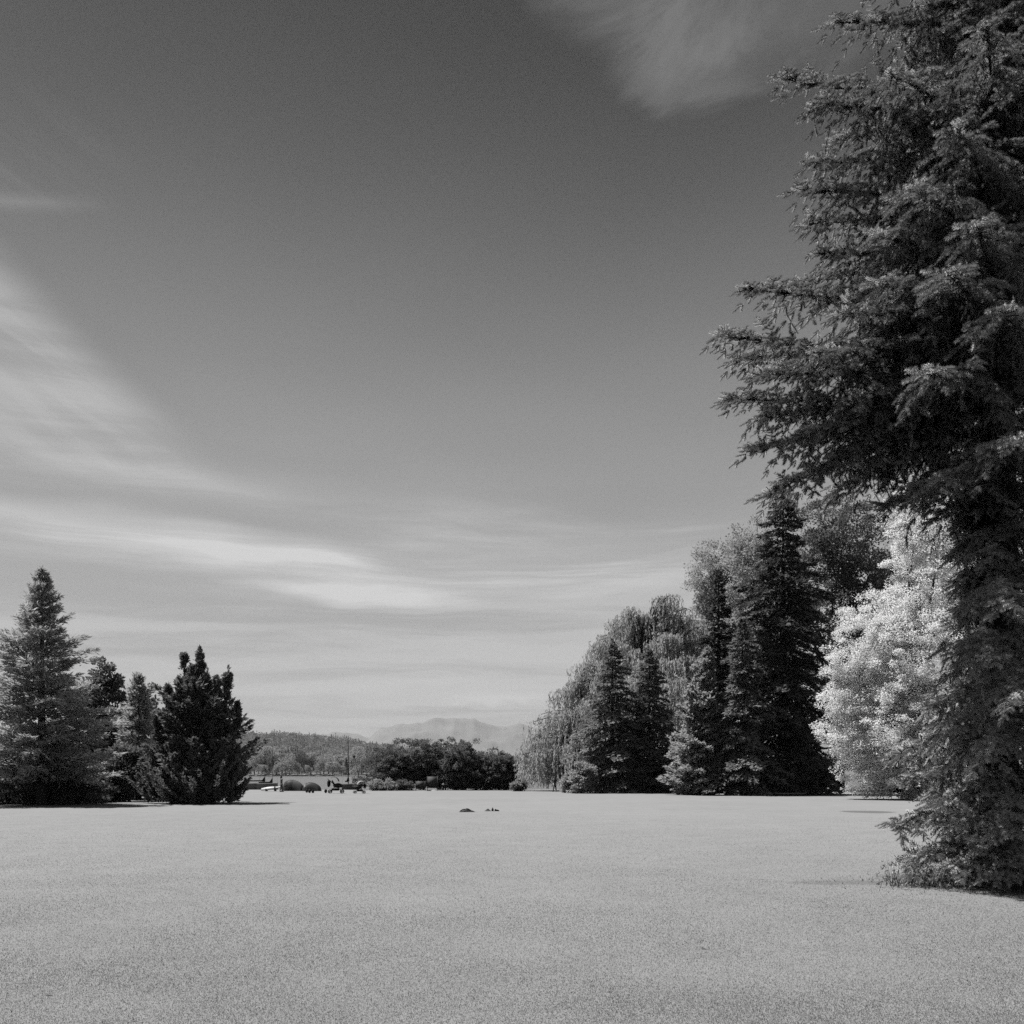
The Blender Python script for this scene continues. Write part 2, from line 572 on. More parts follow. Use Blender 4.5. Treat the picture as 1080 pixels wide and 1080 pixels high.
ridge = lambda size, seed: 1 - 2.2 * np.abs(vnoise(X + 0.35 * yy, yy * 0.6, size, seed, 3) - 0.5)
Z += vv[None, :] * (150 * (ridge(1500.0, 12) - 0.75) + 75 * (ridge(480.0, 31) - 0.75))
back = np.stack((X[:, -1], yy[:, -1] + 2500, X[:, -1] * 0 - 5), -1)
V = np.concatenate((np.stack((X, yy, Z), -1), back[:, None, :]), 1)
mb = MB()
mb.grid(V.reshape(-1, 3), len(xs), len(vv) + 1)
m = solid('mountain_rock', 0.22, 0.95, 0.9, 0.0011)
tag(mb.build('mountains', m), kind='structure')

# the air between: one box of even haze
mb = MB()
mb.box((0, 11500, 594.0), (44000, 26000, 1220.0))
m = bpy.data.materials.new('haze')
m.use_nodes = True
t = NT(m.node_tree)
t.n.clear()
pv = t.n.new('ShaderNodeVolumePrincipled')
pv.inputs['Color'].default_value = (0.97, 0.97, 0.97, 1)
pv.inputs['Density'].default_value = 3.6e-5
pv.inputs['Anisotropy'].default_value = 0.1
o = t.n.new('ShaderNodeOutputMaterial')
t.l.new(pv.outputs[0], o.inputs['Volume'])
m.cycles.homogeneous_volume = True
hz = mb.build('haze', m)
tag(hz, kind='stuff')


# ------------------------------------------------------------------ trees
def limb(mb, a, b, r0, r1, sag=0.0, seg=6, n=6, wob=0.0, g=rng):
    a, b = np.array(a, float), np.array(b, float)
    u = np.linspace(0, 1, n)[:, None]
    pts = a + (b - a) * u
    pts[:, 2] += (sag * 4 * u * (1 - u))[:, 0]
    if wob:
        pts[1:-1] += g.normal(size=(n - 2, 3)) * wob
    mb.tube(pts, np.linspace(r0, r1, n), seg)


def tree_root(name, px, Y, label, cat, group=None, z=0.0):
    return empty(name, (GX(px, Y), Y, z), label, cat, group)


def conifer(root, H, rad, mat, seed, n=420, base=0.02, pitch=-0.15, power=0.85, sprig=0.42, per=55, droop=0.35, apex=1, rag=0.25, width=0.30, lift=0.25, lean=0.0, trunk=True):
    """layered conifer: boughs all round the stem, each carrying sprigs of needles"""
    g = np.random.default_rng(seed)
    ox, oy, oz = root.location
    mb = MB()
    u = (np.arange(n) + g.uniform(0, 1, n)) / n
    hz_ = base + (1 - base) * (1 - (1 - u) ** 1.0)              # relative height
    # more boughs low, where the tree is wide
    hz_ = base + (1 - base) * (u ** 1.18)
    az_ = np.arange(n) * 2.39996 + g.normal(0, 0.35, n)
    lobes = 1 + 0.20 * np.sin(az_ * 3 + hz_ * 9 + seed) + 0.20 * np.sin(hz_ * 41 + az_ * 2) + 0.14 * np.sin(hz_ * 23 + seed * 1.7)
    L = rad * ((1 - hz_) ** power) * (1 - rag + 1.4 * rag * g.random(n)) * lobes + 0.12
    lowcut = np.clip((hz_ - base) / 0.06, 0.72, 1)
    L *= lowcut
    ptc = pitch + 0.75 * hz_ ** 2.2 + g.normal(0, 0.10, n)
    A = np.stack((np.full(n, ox) + lean * hz_, np.full(n, oy), oz + hz_ * H), -1)
    D = np.stack((np.cos(az_) * np.cos(ptc), np.sin(az_) * np.cos(ptc), np.sin(ptc)), -1)
    k = np.maximum((per * (0.25 + L / rad)).astype(int), 6)
    idx = np.repeat(np.arange(n), k)
    m_ = len(idx)
    tt = g.random(m_) ** 0.62
    tt = np.maximum(tt, 0.10)
    Lr = L[idx]
    pts = A[idx] + D[idx] * (Lr * tt)[:, None]
    pts[:, 2] += Lr * (-droop * tt ** 2 + lift * droop * 2.0 * np.maximum(tt - 0.7, 0))
    S = np.stack((-np.sin(az_), np.cos(az_), np.zeros(n)), -1)[idx]
    spread = (0.10 + 0.34 * Lr * (1 - tt) ** 0.7 * np.minimum(tt * 3, 1))
    off = g.normal(size=m_)
    pts += S * (off * spread * 0.55)[:, None]
    pts[:, 2] -= np.abs(off) * spread * 0.25 + g.random(m_) * 0.10
    d = D[idx] * 0.8 + S * (np.sign(off) * (0.2 + g.random(m_) * 0.8))[:, None] + g.normal(size=(m_, 3)) * 0.28
    d[:, 2] -= 0.35 * g.random(m_)
    sl = sprig * (0.6 + 0.7 * g.random(m_)) * np.clip(0.55 + Lr / rad, 0.5, 1.1)
    leaves(mb, pts, d, sl, sl * width, g, D[idx] * 0.7 + np.array((0, 0, 0.9)), 0.8)
    # leader
    top = np.stack((np.full(24, ox + lean), np.full(24, oy), oz + H - g.random(24) * 0.07 * H), -1)
    dd = g.normal(size=(24, 3)) * 0.5
    dd[:, 2] = 1.0
    leaves(mb, top, dd, sprig * 0.9, sprig * 0.16, g)
    mb.build('crown', mat, root)
    if trunk:
        tb = MB()
        hh = np.linspace(0, 0.97, 9)
        r0 = 0.018 * H + 0.05
        tb.tube(np.stack((ox + lean * hh, oy + 0 * hh, oz - 0.1 + hh * H), -1), r0 * (1 - hh) + 0.02, 10)
        tb.build('trunk', M_bark, root, smooth=True)
    return root


def broadleaf(root, lobes, mat, seed, clumps=700, per=60, leaf=0.20, size=0.75, trunk_h=None, shell=0.8, trunk_r=0.3, gap=0.0, droop=0.0, limbs=14, up=0.7, loose=0.75):
    """lobes: (dx, dy, z, rx, ry, rz) ellipsoids relative to the foot"""
    g = np.random.default_rng(seed)
    o = np.array(root.location)
    lob = np.array(lobes, float)
    vol = (lob[:, 3] * lob[:, 4] * lob[:, 5]) ** 0.7
    pick = g.choice(len(lob), clumps, p=vol / vol.sum())
    lb = lob[pick]
    D = unit(g.normal(size=(clumps, 3)))
    rr = np.where(g.random(clumps) < shell, 0.82 + 0.22 * g.random(clumps), 0.25 + 0.6 * g.random(clumps))
    C = lb[:, :3] + D * lb[:, 3:] * rr[:, None]
    keep = C[:, 2] > 0.15
    C, D = C[keep], D[keep]
    nc = len(C)
    sz = size * (0.55 + 0.8 * g.random(nc))
    idx = np.repeat(np.arange(nc), per)
    m_ = len(idx)
    q = unit(g.normal(size=(m_, 3))) * (g.random(m_) ** 0.45)[:, None]
    q[:, 2] *= 0.62
    pts = o + C[idx] + q * sz[idx][:, None]
    d = q * 0.8 + D[idx] * 0.5 + g.normal(size=(m_, 3)) * 0.5
    d[:, 2] += -droop
    sl = leaf * (0.6 + 0.8 * g.random(m_))
    mb = MB()
    leaves(mb, pts, d, sl, sl * 0.32, g, D[idx] * 0.8 + q * 0.5 + np.array((0, 0, up)), loose)
    mb.build('crown', mat, root)
    if trunk_h:
        tb = MB()
        hh = np.linspace(0, 1, 8)
        bend = g.normal(0, 0.12, 2)
        tb.tube(np.stack((o[0] + bend[0] * np.sin(hh * 3), o[1] + bend[1] * np.sin(hh * 3), o[2] - 0.1 + hh * trunk_h), -1), trunk_r * (1 - 0.55 * hh) + 0.02, 10)
        for i in g.choice(nc, min(limbs, nc), replace=False):
            a = o + np.array((0, 0, trunk_h * g.uniform(0.45, 0.98)))
            b = o + C[i] * np.array((0.9, 0.9, 1.0))
            if b[2] < a[2] - 1.5:
                a[2] = max(b[2] - 0.5, 0.4)
            limb(tb, a, b, trunk_r * 0.42, 0.03, g.uniform(-0.2, 0.6), 6, 7, 0.12, g)
        tb.build('trunk', M_bark, root, smooth=True)
    return root


# --- the big spruce at the right: shoots covered in needles, set along drooping boughs
def shoot_template(g, L=0.18, needles=48, nl=0.062, nw=0.0150):
    u = (np.arange(needles) + g.random(needles)) / needles
    th = np.arange(needles) * 2.39996 + g.normal(0, 0.3, needles)
    taper = 1.0 - 0.35 * u
    rad = np.stack((np.zeros(needles), np.cos(th), np.sin(th)), -1)
    fwd = np.stack((np.full(needles, 0.5), np.zeros(needles), np.zeros(needles)), -1)
    up = np.stack((np.zeros(needles), np.zeros(needles), np.full(needles, 0.35)), -1)
    d = unit(rad + fwd + up)
    b0 = np.stack((u * L, 0 * u, 0 * u), -1)
    side = unit(np.cross(d, np.array((1.0, 0, 0)))) * nw * 0.5
    tip = b0 + d * (nl * taper * (0.8 + 0.4 * g.random(needles)))[:, None]
    V = np.stack((b0 - side, b0 + side, tip), 1).reshape(-1, 3)
    T = np.arange(3 * needles).reshape(-1, 3)
    r = 0.006
    ax = []
    for x, rr in ((0, r), (L, r * 0.5)):
        for a in (0, 2.094, 4.189):
            ax.append((x, rr * math.cos(a), rr * math.sin(a)))
    n0 = len(V)
    V = np.concatenate((V, np.array(ax)))
    tri = []
    for a in range(3):
        b_ = (a + 1) % 3
        tri += [(n0 + a, n0 + b_, n0 + 3 + b_), (n0 + a, n0 + 3 + b_, n0 + 3 + a)]
    return V.astype(np.float32), np.concatenate((T, np.array(tri))).astype(np.int32)


def place_shoots(mb, tmpl, org, d, up, sc):
    d = unit(d)
    y = unit(np.cross(up, d))
    z = np.cross(d, y)
    Rm = np.stack((d, y, z), 1)                       # rows: local axes in world
    V, T = tmpl
    n = len(org)
    W = np.einsum('vk,nkj->nvj', V, Rm.astype(np.float32)) * sc[:, None, None].astype(np.float32) + org[:, None, :].astype(np.float32)
    TT = (T[None] + (np.arange(n) * len(V))[:, None, None]).reshape(-1, 3)
    mb.add(W.reshape(-1, 3), tris=TT)


def bough(A, B, g, sag, hang=1.0, dens=1.0, wide=0.34):
    """returns shoot origins, directions, scales and the bough's axis"""
    A, B = np.array(A, float), np.array(B, float)
    L = np.linalg.norm(B - A)
    C = A + (B - A) * 0.55 + np.array((0, 0, sag))
    f = lambda t: ((1 - t) ** 2)[:, None] * A + (2 * t * (1 - t))[:, None] * C + (t ** 2)[:, None] * B
    tt = np.linspace(0, 1, 12)
    axis = f(tt)
    nb = max(int(L * 9.5 * dens), 10)
    t0 = 0.12 + 0.88 * ((np.arange(nb) + g.random(nb) * 0.9) / nb) ** 0.85
    t0 = np.minimum(t0, 1.0)
    base_ = f(t0)
    tan = unit(f(np.minimum(t0 + 0.02, 1.02)) - f(t0 - 0.02))
    upv = np.array((0, 0, 1.0))
    side = unit(np.cross(tan, upv))
    sg = np.where(np.arange(nb) % 2 == 0, 1.0, -1.0)
    bl = (L * wide * (1 - t0) ** 0.75 * np.minimum(t0 / 0.3, 1.0) + 0.26) * (0.65 + 0.7 * g.random(nb))
    bl = np.minimum(bl, 1.45)
    dr = (0.85 - 0.5 * t0) * hang * (0.7 + 0.6 * g.random(nb))
    d0 = unit(tan * 0.75 + side * sg[:, None] * (0.85 - 0.3 * t0)[:, None] + upv * (0.12 + 0.15 * t0 + g.normal(0, 0.24, nb))[:, None] + g.normal(size=(nb, 3)) * 0.14)
    O, Dr, S = [], [], []
    for i in range(nb):
        k = max(int(bl[i] / (0.135 / dens)), 3)
        u = (np.arange(k) + 0.4) / k
        q = base_[i] + d0[i] * (bl[i] * u)[:, None] - upv * (dr[i] * bl[i] * u ** 2)[:, None]
        tq = unit(d0[i] - upv * (2 * dr[i] * u)[:, None])
        sq = unit(np.cross(tq, upv))
        for s_ in (-1, 1):
            dd = tq * 0.8 + sq * s_ * 0.75 + g.normal(size=(k, 3)) * 0.14
            dd[:, 2] -= 0.10 * hang
            O.append(q); Dr.append(dd); S.append(0.62 + 0.45 * g.random(k) * (1 - 0.3 * u))
        # hanging curtains of shoots under the inner part
        hk = g.random(k) < 0.75 * hang * np.clip(1.3 - 1.5 * t0[i], 0, 1)
        if hk.any():
            cur = q[hk]
            dd = g.normal(size=(len(cur), 3)) * 0.38 + tq[hk] * 0.45
            dd[:, 2] = -1.0
            for step in range(3):
                dd = unit(dd)
                O.append(cur); Dr.append(dd); S.append(0.8 + 0.4 * g.random(len(cur)))
                cur = cur + dd * 0.17
                dd = dd + g.normal(size=dd.shape) * 0.42
                go = g.random(len(cur)) < 0.72
                cur, dd = cur[go], dd[go]
                if not len(cur):
                    break
        O.append(q[-1:] + tq[-1:] * 0.03); Dr.append(tq[-1:] + upv * 0.12); S.append(np.array([1.0]))
    # shoots standing on the axis itself
    k = max(int(L / 0.024), 14)
    tk = 0.15 + 0.85 * g.random(k)
    q = f(tk)
    dd = unit(f(tk + 0.02) - q) * 0.7 + g.normal(size=(k, 3)) * 0.55
    dd[:, 2] += 0.30
    O.append(q); Dr.append(dd); S.append(0.7 + 0.4 * g.random(k))
    O.append(B[None]); Dr.append(unit(B - f(np.array([0.9]))[0])[None] + upv * 0.15); S.append(np.array([1.15]))
    return np.concatenate(O), np.concatenate(Dr), np.concatenate(S), axis


def hero_spruce():
    g = np.random.default_rng(41)
    TX, TY, H = 8.75, 18.0, 27.0
    root = empty('spruce_tree', (TX, TY, 0), 'huge dark spruce filling the right edge, its drooping boughs tipped with light', 'tree')
    T = np.array((TX, TY, 0.0))
    fine = [shoot_template(g) for _ in range(4)]
    coarse = [shoot_template(g, 0.36, 18, 0.09, 0.045) for _ in range(2)]
    mbs = MB()
    tb = MB()
    hh = np.linspace(0, 1, 14)
    tb.tube(np.stack((TX + 0.06 * np.sin(hh * 7), TY + 0 * hh, -0.15 + hh * H), -1), 0.36 * (1 - hh) ** 0.9 + 0.02, 14)

    def put(Bp, rise, sag, hang=1.0, dens=1.0, lod=0, wide=0.34, A=None):
        Bp = np.array(Bp, float)
        r = np.linalg.norm((Bp - T)[:2])
        if A is None:
            A = (TX, TY, min(max(Bp[2] + rise * r, 0.25), H - 0.3))
        O, D, S, ax = bough(A, Bp, g, sag, hang, dens, wide)
        lst = coarse if lod else fine
        pick = g.integers(0, len(lst), len(O))
        upv = np.tile(np.array((0.0, 0.0, 1.0)), (len(O), 1)) + g.normal(size=(len(O), 3)) * 0.15
        for k in range(len(lst)):
            s_ = pick == k
            if s_.any():
                place_shoots(mbs, lst[k], O[s_], D[s_], upv[s_], S[s_])
        tb.tube(ax, np.linspace(0.014 + 0.008 * r, 0.006, len(ax)), 6)

    # outline boughs, tip by tip: (px, py, depth, rise of the root above the tip per metre, sag, hang)
    tips = [
        (918, -30, 17.6, 0.10, 0.1, 0.9), (884, 24, 17.4, 0.08, 0.15, 0.9), (829, 84, 17.2, 0.05, -0.15, 0.9), (862, 110, 16.6, 0.15, 0.1, 1.0),
        (880, 150, 18.2, 0.2, 0.1, 1.0), (855, 172, 17.0, 0.15, 0.1, 1.0), (846, 200, 16.8, 0.10, 0.05, 1.0), (856, 236, 17.6, 0.10, 0.1, 1.0),
        (866, 268, 17.0, 0.12, 0.1, 1.0), (788, 305, 17.2, 0.02, -0.1, 0.9), (760, 354, 17.0, 0.00, -0.1, 0.9), (778, 378, 17.8, 0.10, 0.0, 1.1),
        (842, 300, 18.6, 0.12, 0.05, 1.0), (770, 421, 17.1, 0.06, -0.05, 0.9), (800, 395, 16.4, 0.1, 0.1, 1.0), (806, 440, 17.6, 0.15, 0.05, 1.1),
        (792, 476, 17.0, 0.26, 0.1, 0.9), (812, 522, 17.4, 0.40, 0.35, 0.8), (860, 372, 16.0, 0.14, 0.2, 0.9), (850, 455, 16.6, 0.22, 0.1, 1.1),
        (890, 330, 15.8, 0.12, 0.25, 1.0), (930, 300, 15.2, 0.15, 0.3, 1.0), (880, 520, 18.4, 0.4, 0.2, 0.8), (935, 535, 17.8, 0.45, 0.15, 0.5),
        (985, 510, 15.6, 0.22, 0.3, 0.9), (985, 548, 17.8, 0.5, 0.1, 0.8), (1045, 590, 16.8, 0.35, 0.2, 0.9), (1022, 640, 17.4, 0.3, 0.1, 0.7),
        (1020, 690, 16.4, 0.3, 0.2, 1.0), (986, 745, 17.0, 0.35, 0.15, 0.9), (942, 800, 17.5, 0.32, 0.25, 1.0), (1000, 775, 16.0, 0.28, 0.3, 0.9),
        (1040, 700, 15.2, 0.25, 0.3, 0.9), (975, 820, 17.0, 0.3, 0.2, 0.9), (950, 872, 17.1, 0.26, 0.3, 0.8), (1000, 850, 16.0, 0.22, 0.3, 0.8),
        (1042, 800, 15.0, 0.25, 0.3, 0.9), (985, 905, 16.9, 0.2, 0.25, 0.6), (1010, 922, 16.2, 0.16, 0.25, 0.5), (1050, 930, 15.9, 0.14, 0.3, 0.5),
        (1060, 880, 15.2, 0.2, 0.3, 0.6), (1020, 880, 15.9, 0.2, 0.3, 0.7), (1085, 925, 15.8, 0.14, 0.3, 0.5), (1010, 140, 14.8, 0.12, 0.3, 1.0),
        (960, 200, 15.0, 0.12, 0.3, 1.0), (1030, 240, 14.4, 0.12, 0.3, 1.0), (1000, 290, 14.2, 0.12, 0.3, 0.9), (940, 80, 15.4, 0.12, 0.3, 1.0),
        (1040, 30, 14.8, 0.1, 0.3, 1.0), (980, 395, 14.6, 0.18, 0.3, 1.0), (1062, 330, 13.9, 0.15, 0.3, 1.0), (925, 250, 15.8, 0.12, 0.2, 1.0),
        (1070, 470, 14.2, 0.2, 0.3, 0.9), (1060, 640, 14.8, 0.25, 0.3, 1.0), (1075, 740, 14.6, 0.25, 0.3, 1.0), (905, 420, 16.2, 0.25, 0.15, 1.1),
    ]
    for (px, py, Yd, rise, sag, hang) in tips:
        put(P(px, py, Yd), rise, sag, hang * 1.25, 1.0, 0, 0.25)
    # fill: whorls round the stem, kept inside the outline
    zs = [0.4, 2.9, 4.9, 6.0, 7.0, 9.8, 11.8, 14.4, 16, 22, 27]
    rs = [1.9, 1.5, 0.95, 1.2, 2.6, 3.7, 3.1, 3.2, 2.9, 1.7, 0.2]
    z = 0.5
    i = 0
    while z < 26.6:
        vis = z < 16.5
        for k in range(6 if vis else 4):
            a = i * 2.39996 + g.normal(0, 0.2)
            i += 1
            dirx, diry = math.cos(a), math.sin(a)
            near = vis and diry < 0.35 and dirx < 0.75
            r = np.interp(z, zs, rs) * g.uniform(0.62, 0.88) * (0.8 if z > 6.5 and dirx < -0.3 else 1.0)
            if diry < -0.45 and -0.15 < dirx < 0.7:
                r = max(r, g.uniform(1.5, 2.1))
            if 2.0 < z < 7.6 and dirx > 0.15 and diry > -0.7:
                r *= 1.9
            if 2.6 < z < 7.2 and dirx < -0.1:
                r = min(r, g.uniform(0.4, 0.65))
            if diry > 0.3:
                r *= 0.9
            if 8.2 < z < 9.8 and diry < -0.2 and abs(dirx) < 0.6:       # the open window onto the stem
                r *= 0.35
            put((TX + dirx * r, TY + diry * r, z - 0.12 * r), 0.22, 0.2, 1.0, 0.9 if near else 0.7, 0 if near else 1)
        z += 0.62 if vis else 0.85
    mbs.build('crown', M_hero, root)
    tb.build('trunk', M_bark, root, smooth=True)


hero_spruce()


# --- the pale broadleaf tree
def white_tree():
    Y = 75.0
    root = tree_root('broadleaf_tree', 968, Y, 'bright white leafy tree between the dark spruces and the big spruce', 'tree')
    k = Y / F
    def lb(px, py, rx, ry, dy=0.0, d=None):
        return ((px - 968) * k, dy, CAMH + (HZ - py) * k, rx * k, (d or rx) * k, ry * k)
    L = [lb(975, 560, 38, 34), lb(955, 585, 30, 36, -1), lb(1005, 600, 48, 42), lb(985, 640, 58, 46, -1.5), lb(925, 662, 40, 38), lb(905, 690, 36, 36, -1.5),
         lb(960, 700, 70, 60, -3), lb(898, 735, 34, 34, -1), lb(1020, 700, 60, 66), lb(950, 760, 66, 56, -3), lb(1010, 770, 62, 56, -1), lb(925, 790, 42, 34, -1.5),
         lb(912, 812, 30, 26, -1), lb(945, 818, 40, 24, -2), lb(985, 812, 50, 30, -2), lb(884, 770, 24, 26, -1), lb(880, 722, 20, 22, -1), lb(935, 720, 40, 40, -2), lb(1030, 640, 40, 50), lb(950, 545, 22, 24)]
    return broadleaf(root, L, M_white_leaf, 21, 2300, 135, 0.13, 0.60, trunk_h=9.5, trunk_r=0.38, shell=0.86, limbs=34, up=1.5, loose=0.42)


white_tree()


# --- weeping willow
def willow():
    Y = 113.0
    g = np.random.default_rng(5)
    root = tree_root('weeping_willow', 668, Y, 'wide weeping willow with hanging curtains behind the pair of spruces', 'tree')
    k = Y / F
    ox, oy, _ = root.location
    # outline of the crown against the sky
    OX = [548, 556, 566, 580, 596, 612, 626, 640, 652, 664, 676, 690, 703, 716, 730, 744, 756, 770]
    OY = [806, 782, 754, 738, 722, 702, 678, 662, 646, 643, 644, 638, 626, 640, 646, 660, 690, 740]
    ends = []
    for i in range(40):                                   # limbs that make the outline
        px = 549 + (i + g.random()) / 40 * 219
        py = np.interp(px, OX, OY) + g.uniform(-3, 10)
        ends.append((px, py, g.uniform(-2, 2)))
    for i in range(74):                                   # limbs over the near side, lower the nearer they come
        px = g.uniform(553, 764)
        f = g.random() ** 0.8
        topy = np.interp(px, OX, OY)
        ends.append((px, topy + 8 + f * 0.55 * (826 - topy), -f * 9.0 * math.sqrt(max(0.05, 1 - ((px - 665) / 125.0) ** 2))))
    for i in range(26):                                   # skirt at the left
        px = g.uniform(551, 606)
        ends.append((px, g.uniform(max(np.interp(px, OX, OY), 762), 806), g.uniform(-5, 3)))
    for i in range(26):                                   # and the far side
        px = g.uniform(560, 764)
        topy = np.interp(px, OX, OY)
        f = g.random()
        ends.append((px, topy + 10 + f * 0.5 * (826 - topy), f * 8.0))
    mb = MB()
    tb = MB()
    limb(tb, (ox, oy, -0.1), (ox + 0.5, oy, 9.0), 0.75, 0.45, 0, 12, 8, 0.05, g)
    for (px, py, dep) in ends:
        E = P(px, py, Y)
        E[1] = Y + dep
        S0 = np.array((ox + 0.4, oy, max(2.5, min(0.55 * E[2] + 1.0, 9.0))))
        C = S0 + (E - S0) * 0.6
        C[2] = E[2] + g.uniform(0.8, 2.2)
        bz = lambda u: ((1 - u) ** 2)[:, None] * S0 + (2 * u * (1 - u))[:, None] * C + (u ** 2)[:, None] * E
        tb.tube(bz(np.linspace(0, 1, 8)), np.linspace(0.16, 0.03, 8), 6)
        ns = g.integers(36, 60)
        uu = 1 - 0.68 * g.random(ns) ** 1.5
        org = bz(uu) + g.normal(size=(ns, 3)) * np.array((0.32, 0.32, 0.12)) * (0.5 + uu[:, None] * 0.7)
        out = unit((E - S0) * np.array((1, 1, 0)))
        ln = g.uniform(2.2, 8.0) * (0.25 + 0.75 * g.random(ns)) * (0.55 + 0.45 * uu)
        ln = np.minimum(ln, np.maximum(org[:, 2] - 0.1, 0.3) * g.uniform(0.8, 1.0, ns))
        m_ = 20
        u = np.linspace(0, 1, m_)[None, :] + g.uniform(-0.02, 0.02, (ns, m_))
        arch = np.minimum(u * 4, 1)
        th = g.uniform(0, 6.283, ns)
        fl = g.uniform(0.1, 0.7, ns)
        px_ = org[:, 0, None] + (out[0] * fl + 0.18 * np.cos(th))[:, None] * np.sin(arch * 1.57) + 0.10 * np.sin(u * 5 + th[:, None])
        py_ = org[:, 1, None] + (out[1] * fl + 0.18 * np.sin(th))[:, None] * np.sin(arch * 1.57)
        pz_ = org[:, 2, None] + 0.22 * np.sin(arch * 2.2) - ln[:, None] * np.maximum(u - 0.05, 0)
        pts = np.stack((px_, py_, pz_), -1).reshape(-1, 3)
        keep = pts[:, 2] > 0.05
        d = g.normal(size=pts.shape) * 0.30
        d[:, 2] -= 1.0
        sl = 0.36 * (0.7 + 0.6 * g.random(len(pts)))
        fc = np.repeat(np.stack((out[0] + 0.5 * np.cos(th), out[1] + 0.5 * np.sin(th), np.full(ns, 0.35)), -1), m_, 0)
        leaves(mb, pts[keep], d[keep], sl[keep], sl[keep] * 0.15, g, fc[keep], 0.8)
    mb.build('crown', M_willow, root)
    tb.build('trunk', M_bark, root, smooth=True)


willow()

# --- conifers and broadleaf trees of the right-hand group
def hgt(py, Y):
    return CAMH + (HZ - py) / F * Y


def wid(p, Y):
    return p / F * Y


G1 = 'spruces along the right side of the lawn'
Y = 99.0
conifer(tree_root('spruce_tree', 646, Y, 'mid grey spruce standing in front of the willow, left one of the pair', 'tree', G1), hgt(679, Y), wid(56, Y), M_spruce, 51, n=230, base=0.0, power=0.8, pitch=-0.22, sprig=0.42, per=175, rag=0.42, width=0.19)
conifer(tree_root('spruce_tree', 685, Y + 1.5, 'darker spruce in front of the willow, right one of the pair', 'tree', G1), hgt(683, Y), wid(52, Y), M_spruce, 52, n=220, base=0.0, power=0.78, pitch=-0.22, sprig=0.42, per=175, rag=0.42, width=0.19)
Y = 88.0
conifer(tree_root('spruce_tree', 783, Y, 'layered spruce with light bough tips below the tallest dark spruce', 'tree', G1), hgt(652, Y), wid(50, Y), M_spruce, 53, n=230, base=0.0, power=0.82, pitch=-0.20, sprig=0.40, per=170, rag=0.44, width=0.19)
conifer(tree_root('spruce_tree', 758, 97.0, 'narrow dark spruce rising before the pale leafy tree right of the willow', 'tree', G1), hgt(603, 97.0), wid(31, 97.0), M_dark, 54, n=210, base=0.05, power=0.7, pitch=-0.2, sprig=0.42, per=150, rag=0.45, width=0.19)
conifer(tree_root('spruce_tree', 826, 92.0, 'tallest dark spruce of the right group, reaching up to the big spruce', 'tree', G1), hgt(512, 92.0), wid(62, 92.0), M_dark, 55, n=420, base=0.0, power=0.58, pitch=-0.25, sprig=0.44, per=170, rag=0.46, width=0.19)
Y = 89.0
conifer(tree_root('cypress_tree', 731, Y, 'pale dense cone-shaped conifer standing left of the layered spruce', 'tree'), hgt(684, Y), wid(30, Y), M_pale, 56, n=520, base=0.0, power=0.62, pitch=0.35, droop=0.05, sprig=0.32, per=110, width=0.2, rag=0.35, lean=1.3)


def lobes_px(root_px, Y, items):
    k = Y / F
    return [((px - root_px) * k, dy, CAMH + (HZ - py) * k, rx * k, rx * k, ry * k) for (px, py, rx, ry, dy) in items]


Y = 127.0
broadleaf(tree_root('broadleaf_tree', 752, Y, 'pale leafy tree right of the willow, behind the narrow dark spruce', 'tree'),
          lobes_px(752, Y, [(752, 598, 24, 24, 0), (744, 622, 20, 26, -1), (768, 628, 28, 36, 0), (755, 670, 30, 44, 0), (784, 690, 36, 50, 0)]), M_decid, 61, 520, 95, 0.25, 0.95, trunk_h=14, trunk_r=0.4, up=1.0)
broadleaf(tree_root('broadleaf_tree', 800, 118.0, 'grey leafy tree whose top shows left of the tallest dark spruce', 'tree'),
          lobes_px(800, 118.0, [(800, 572, 30, 24, 0), (785, 600, 30, 34, 0), (820, 620, 46, 50, 0), (800, 690, 56, 70, 0)]), M_decid, 62, 560, 95, 0.24, 0.95, trunk_h=16, trunk_r=0.45)
Y = 108.0
broadleaf(tree_root('broadleaf_tree', 886, Y, 'tall dark leafy tree between the tallest dark spruce and the white tree', 'tree'),
          lobes_px(886, Y, [(880, 560, 42, 36, 0), (905, 585, 44, 50, 0), (855, 600, 36, 40, 0), (885, 660, 60, 70, 0), (880, 750, 62, 70, 0), (930, 640, 50, 60, 2)]), M_dull, 63, 950, 95, 0.24, 0.95, trunk_h=17, trunk_r=0.5)

# low bushes at the feet of the trees
def bush(name, px, Y, wpx, hpx, mat, seed, label, cat='bush', group=None, clumps=130, per=80, leaf=0.18, size=0.45, base_y=None, trunk=True):
    root = tree_root(name, px, Y, label, cat, group)
    k = Y / F
    h = hpx * k
    r = wpx * k / 2
    g = np.random.default_rng(seed)
    L = [(0, 0, h * 0.45, r * 0.8, r * 0.7, h * 0.5), (0, -0.1 * r, h * 0.20, r * 0.95, r * 0.65, h * 0.24)]
    for _ in range(8 if wpx > 40 else 5):
        L.append((g.uniform(-0.6, 0.6) * r, g.uniform(-0.5, 0.3) * r, h * g.uniform(0.3, 0.68), r * g.uniform(0.3, 0.5), r * 0.45, h * g.uniform(0.25, 0.34)))
    broadleaf(root, L, mat, seed, clumps, per, leaf, size, trunk_h=h * 0.5 if trunk else None, trunk_r=0.07, shell=0.75, limbs=8)
    return root


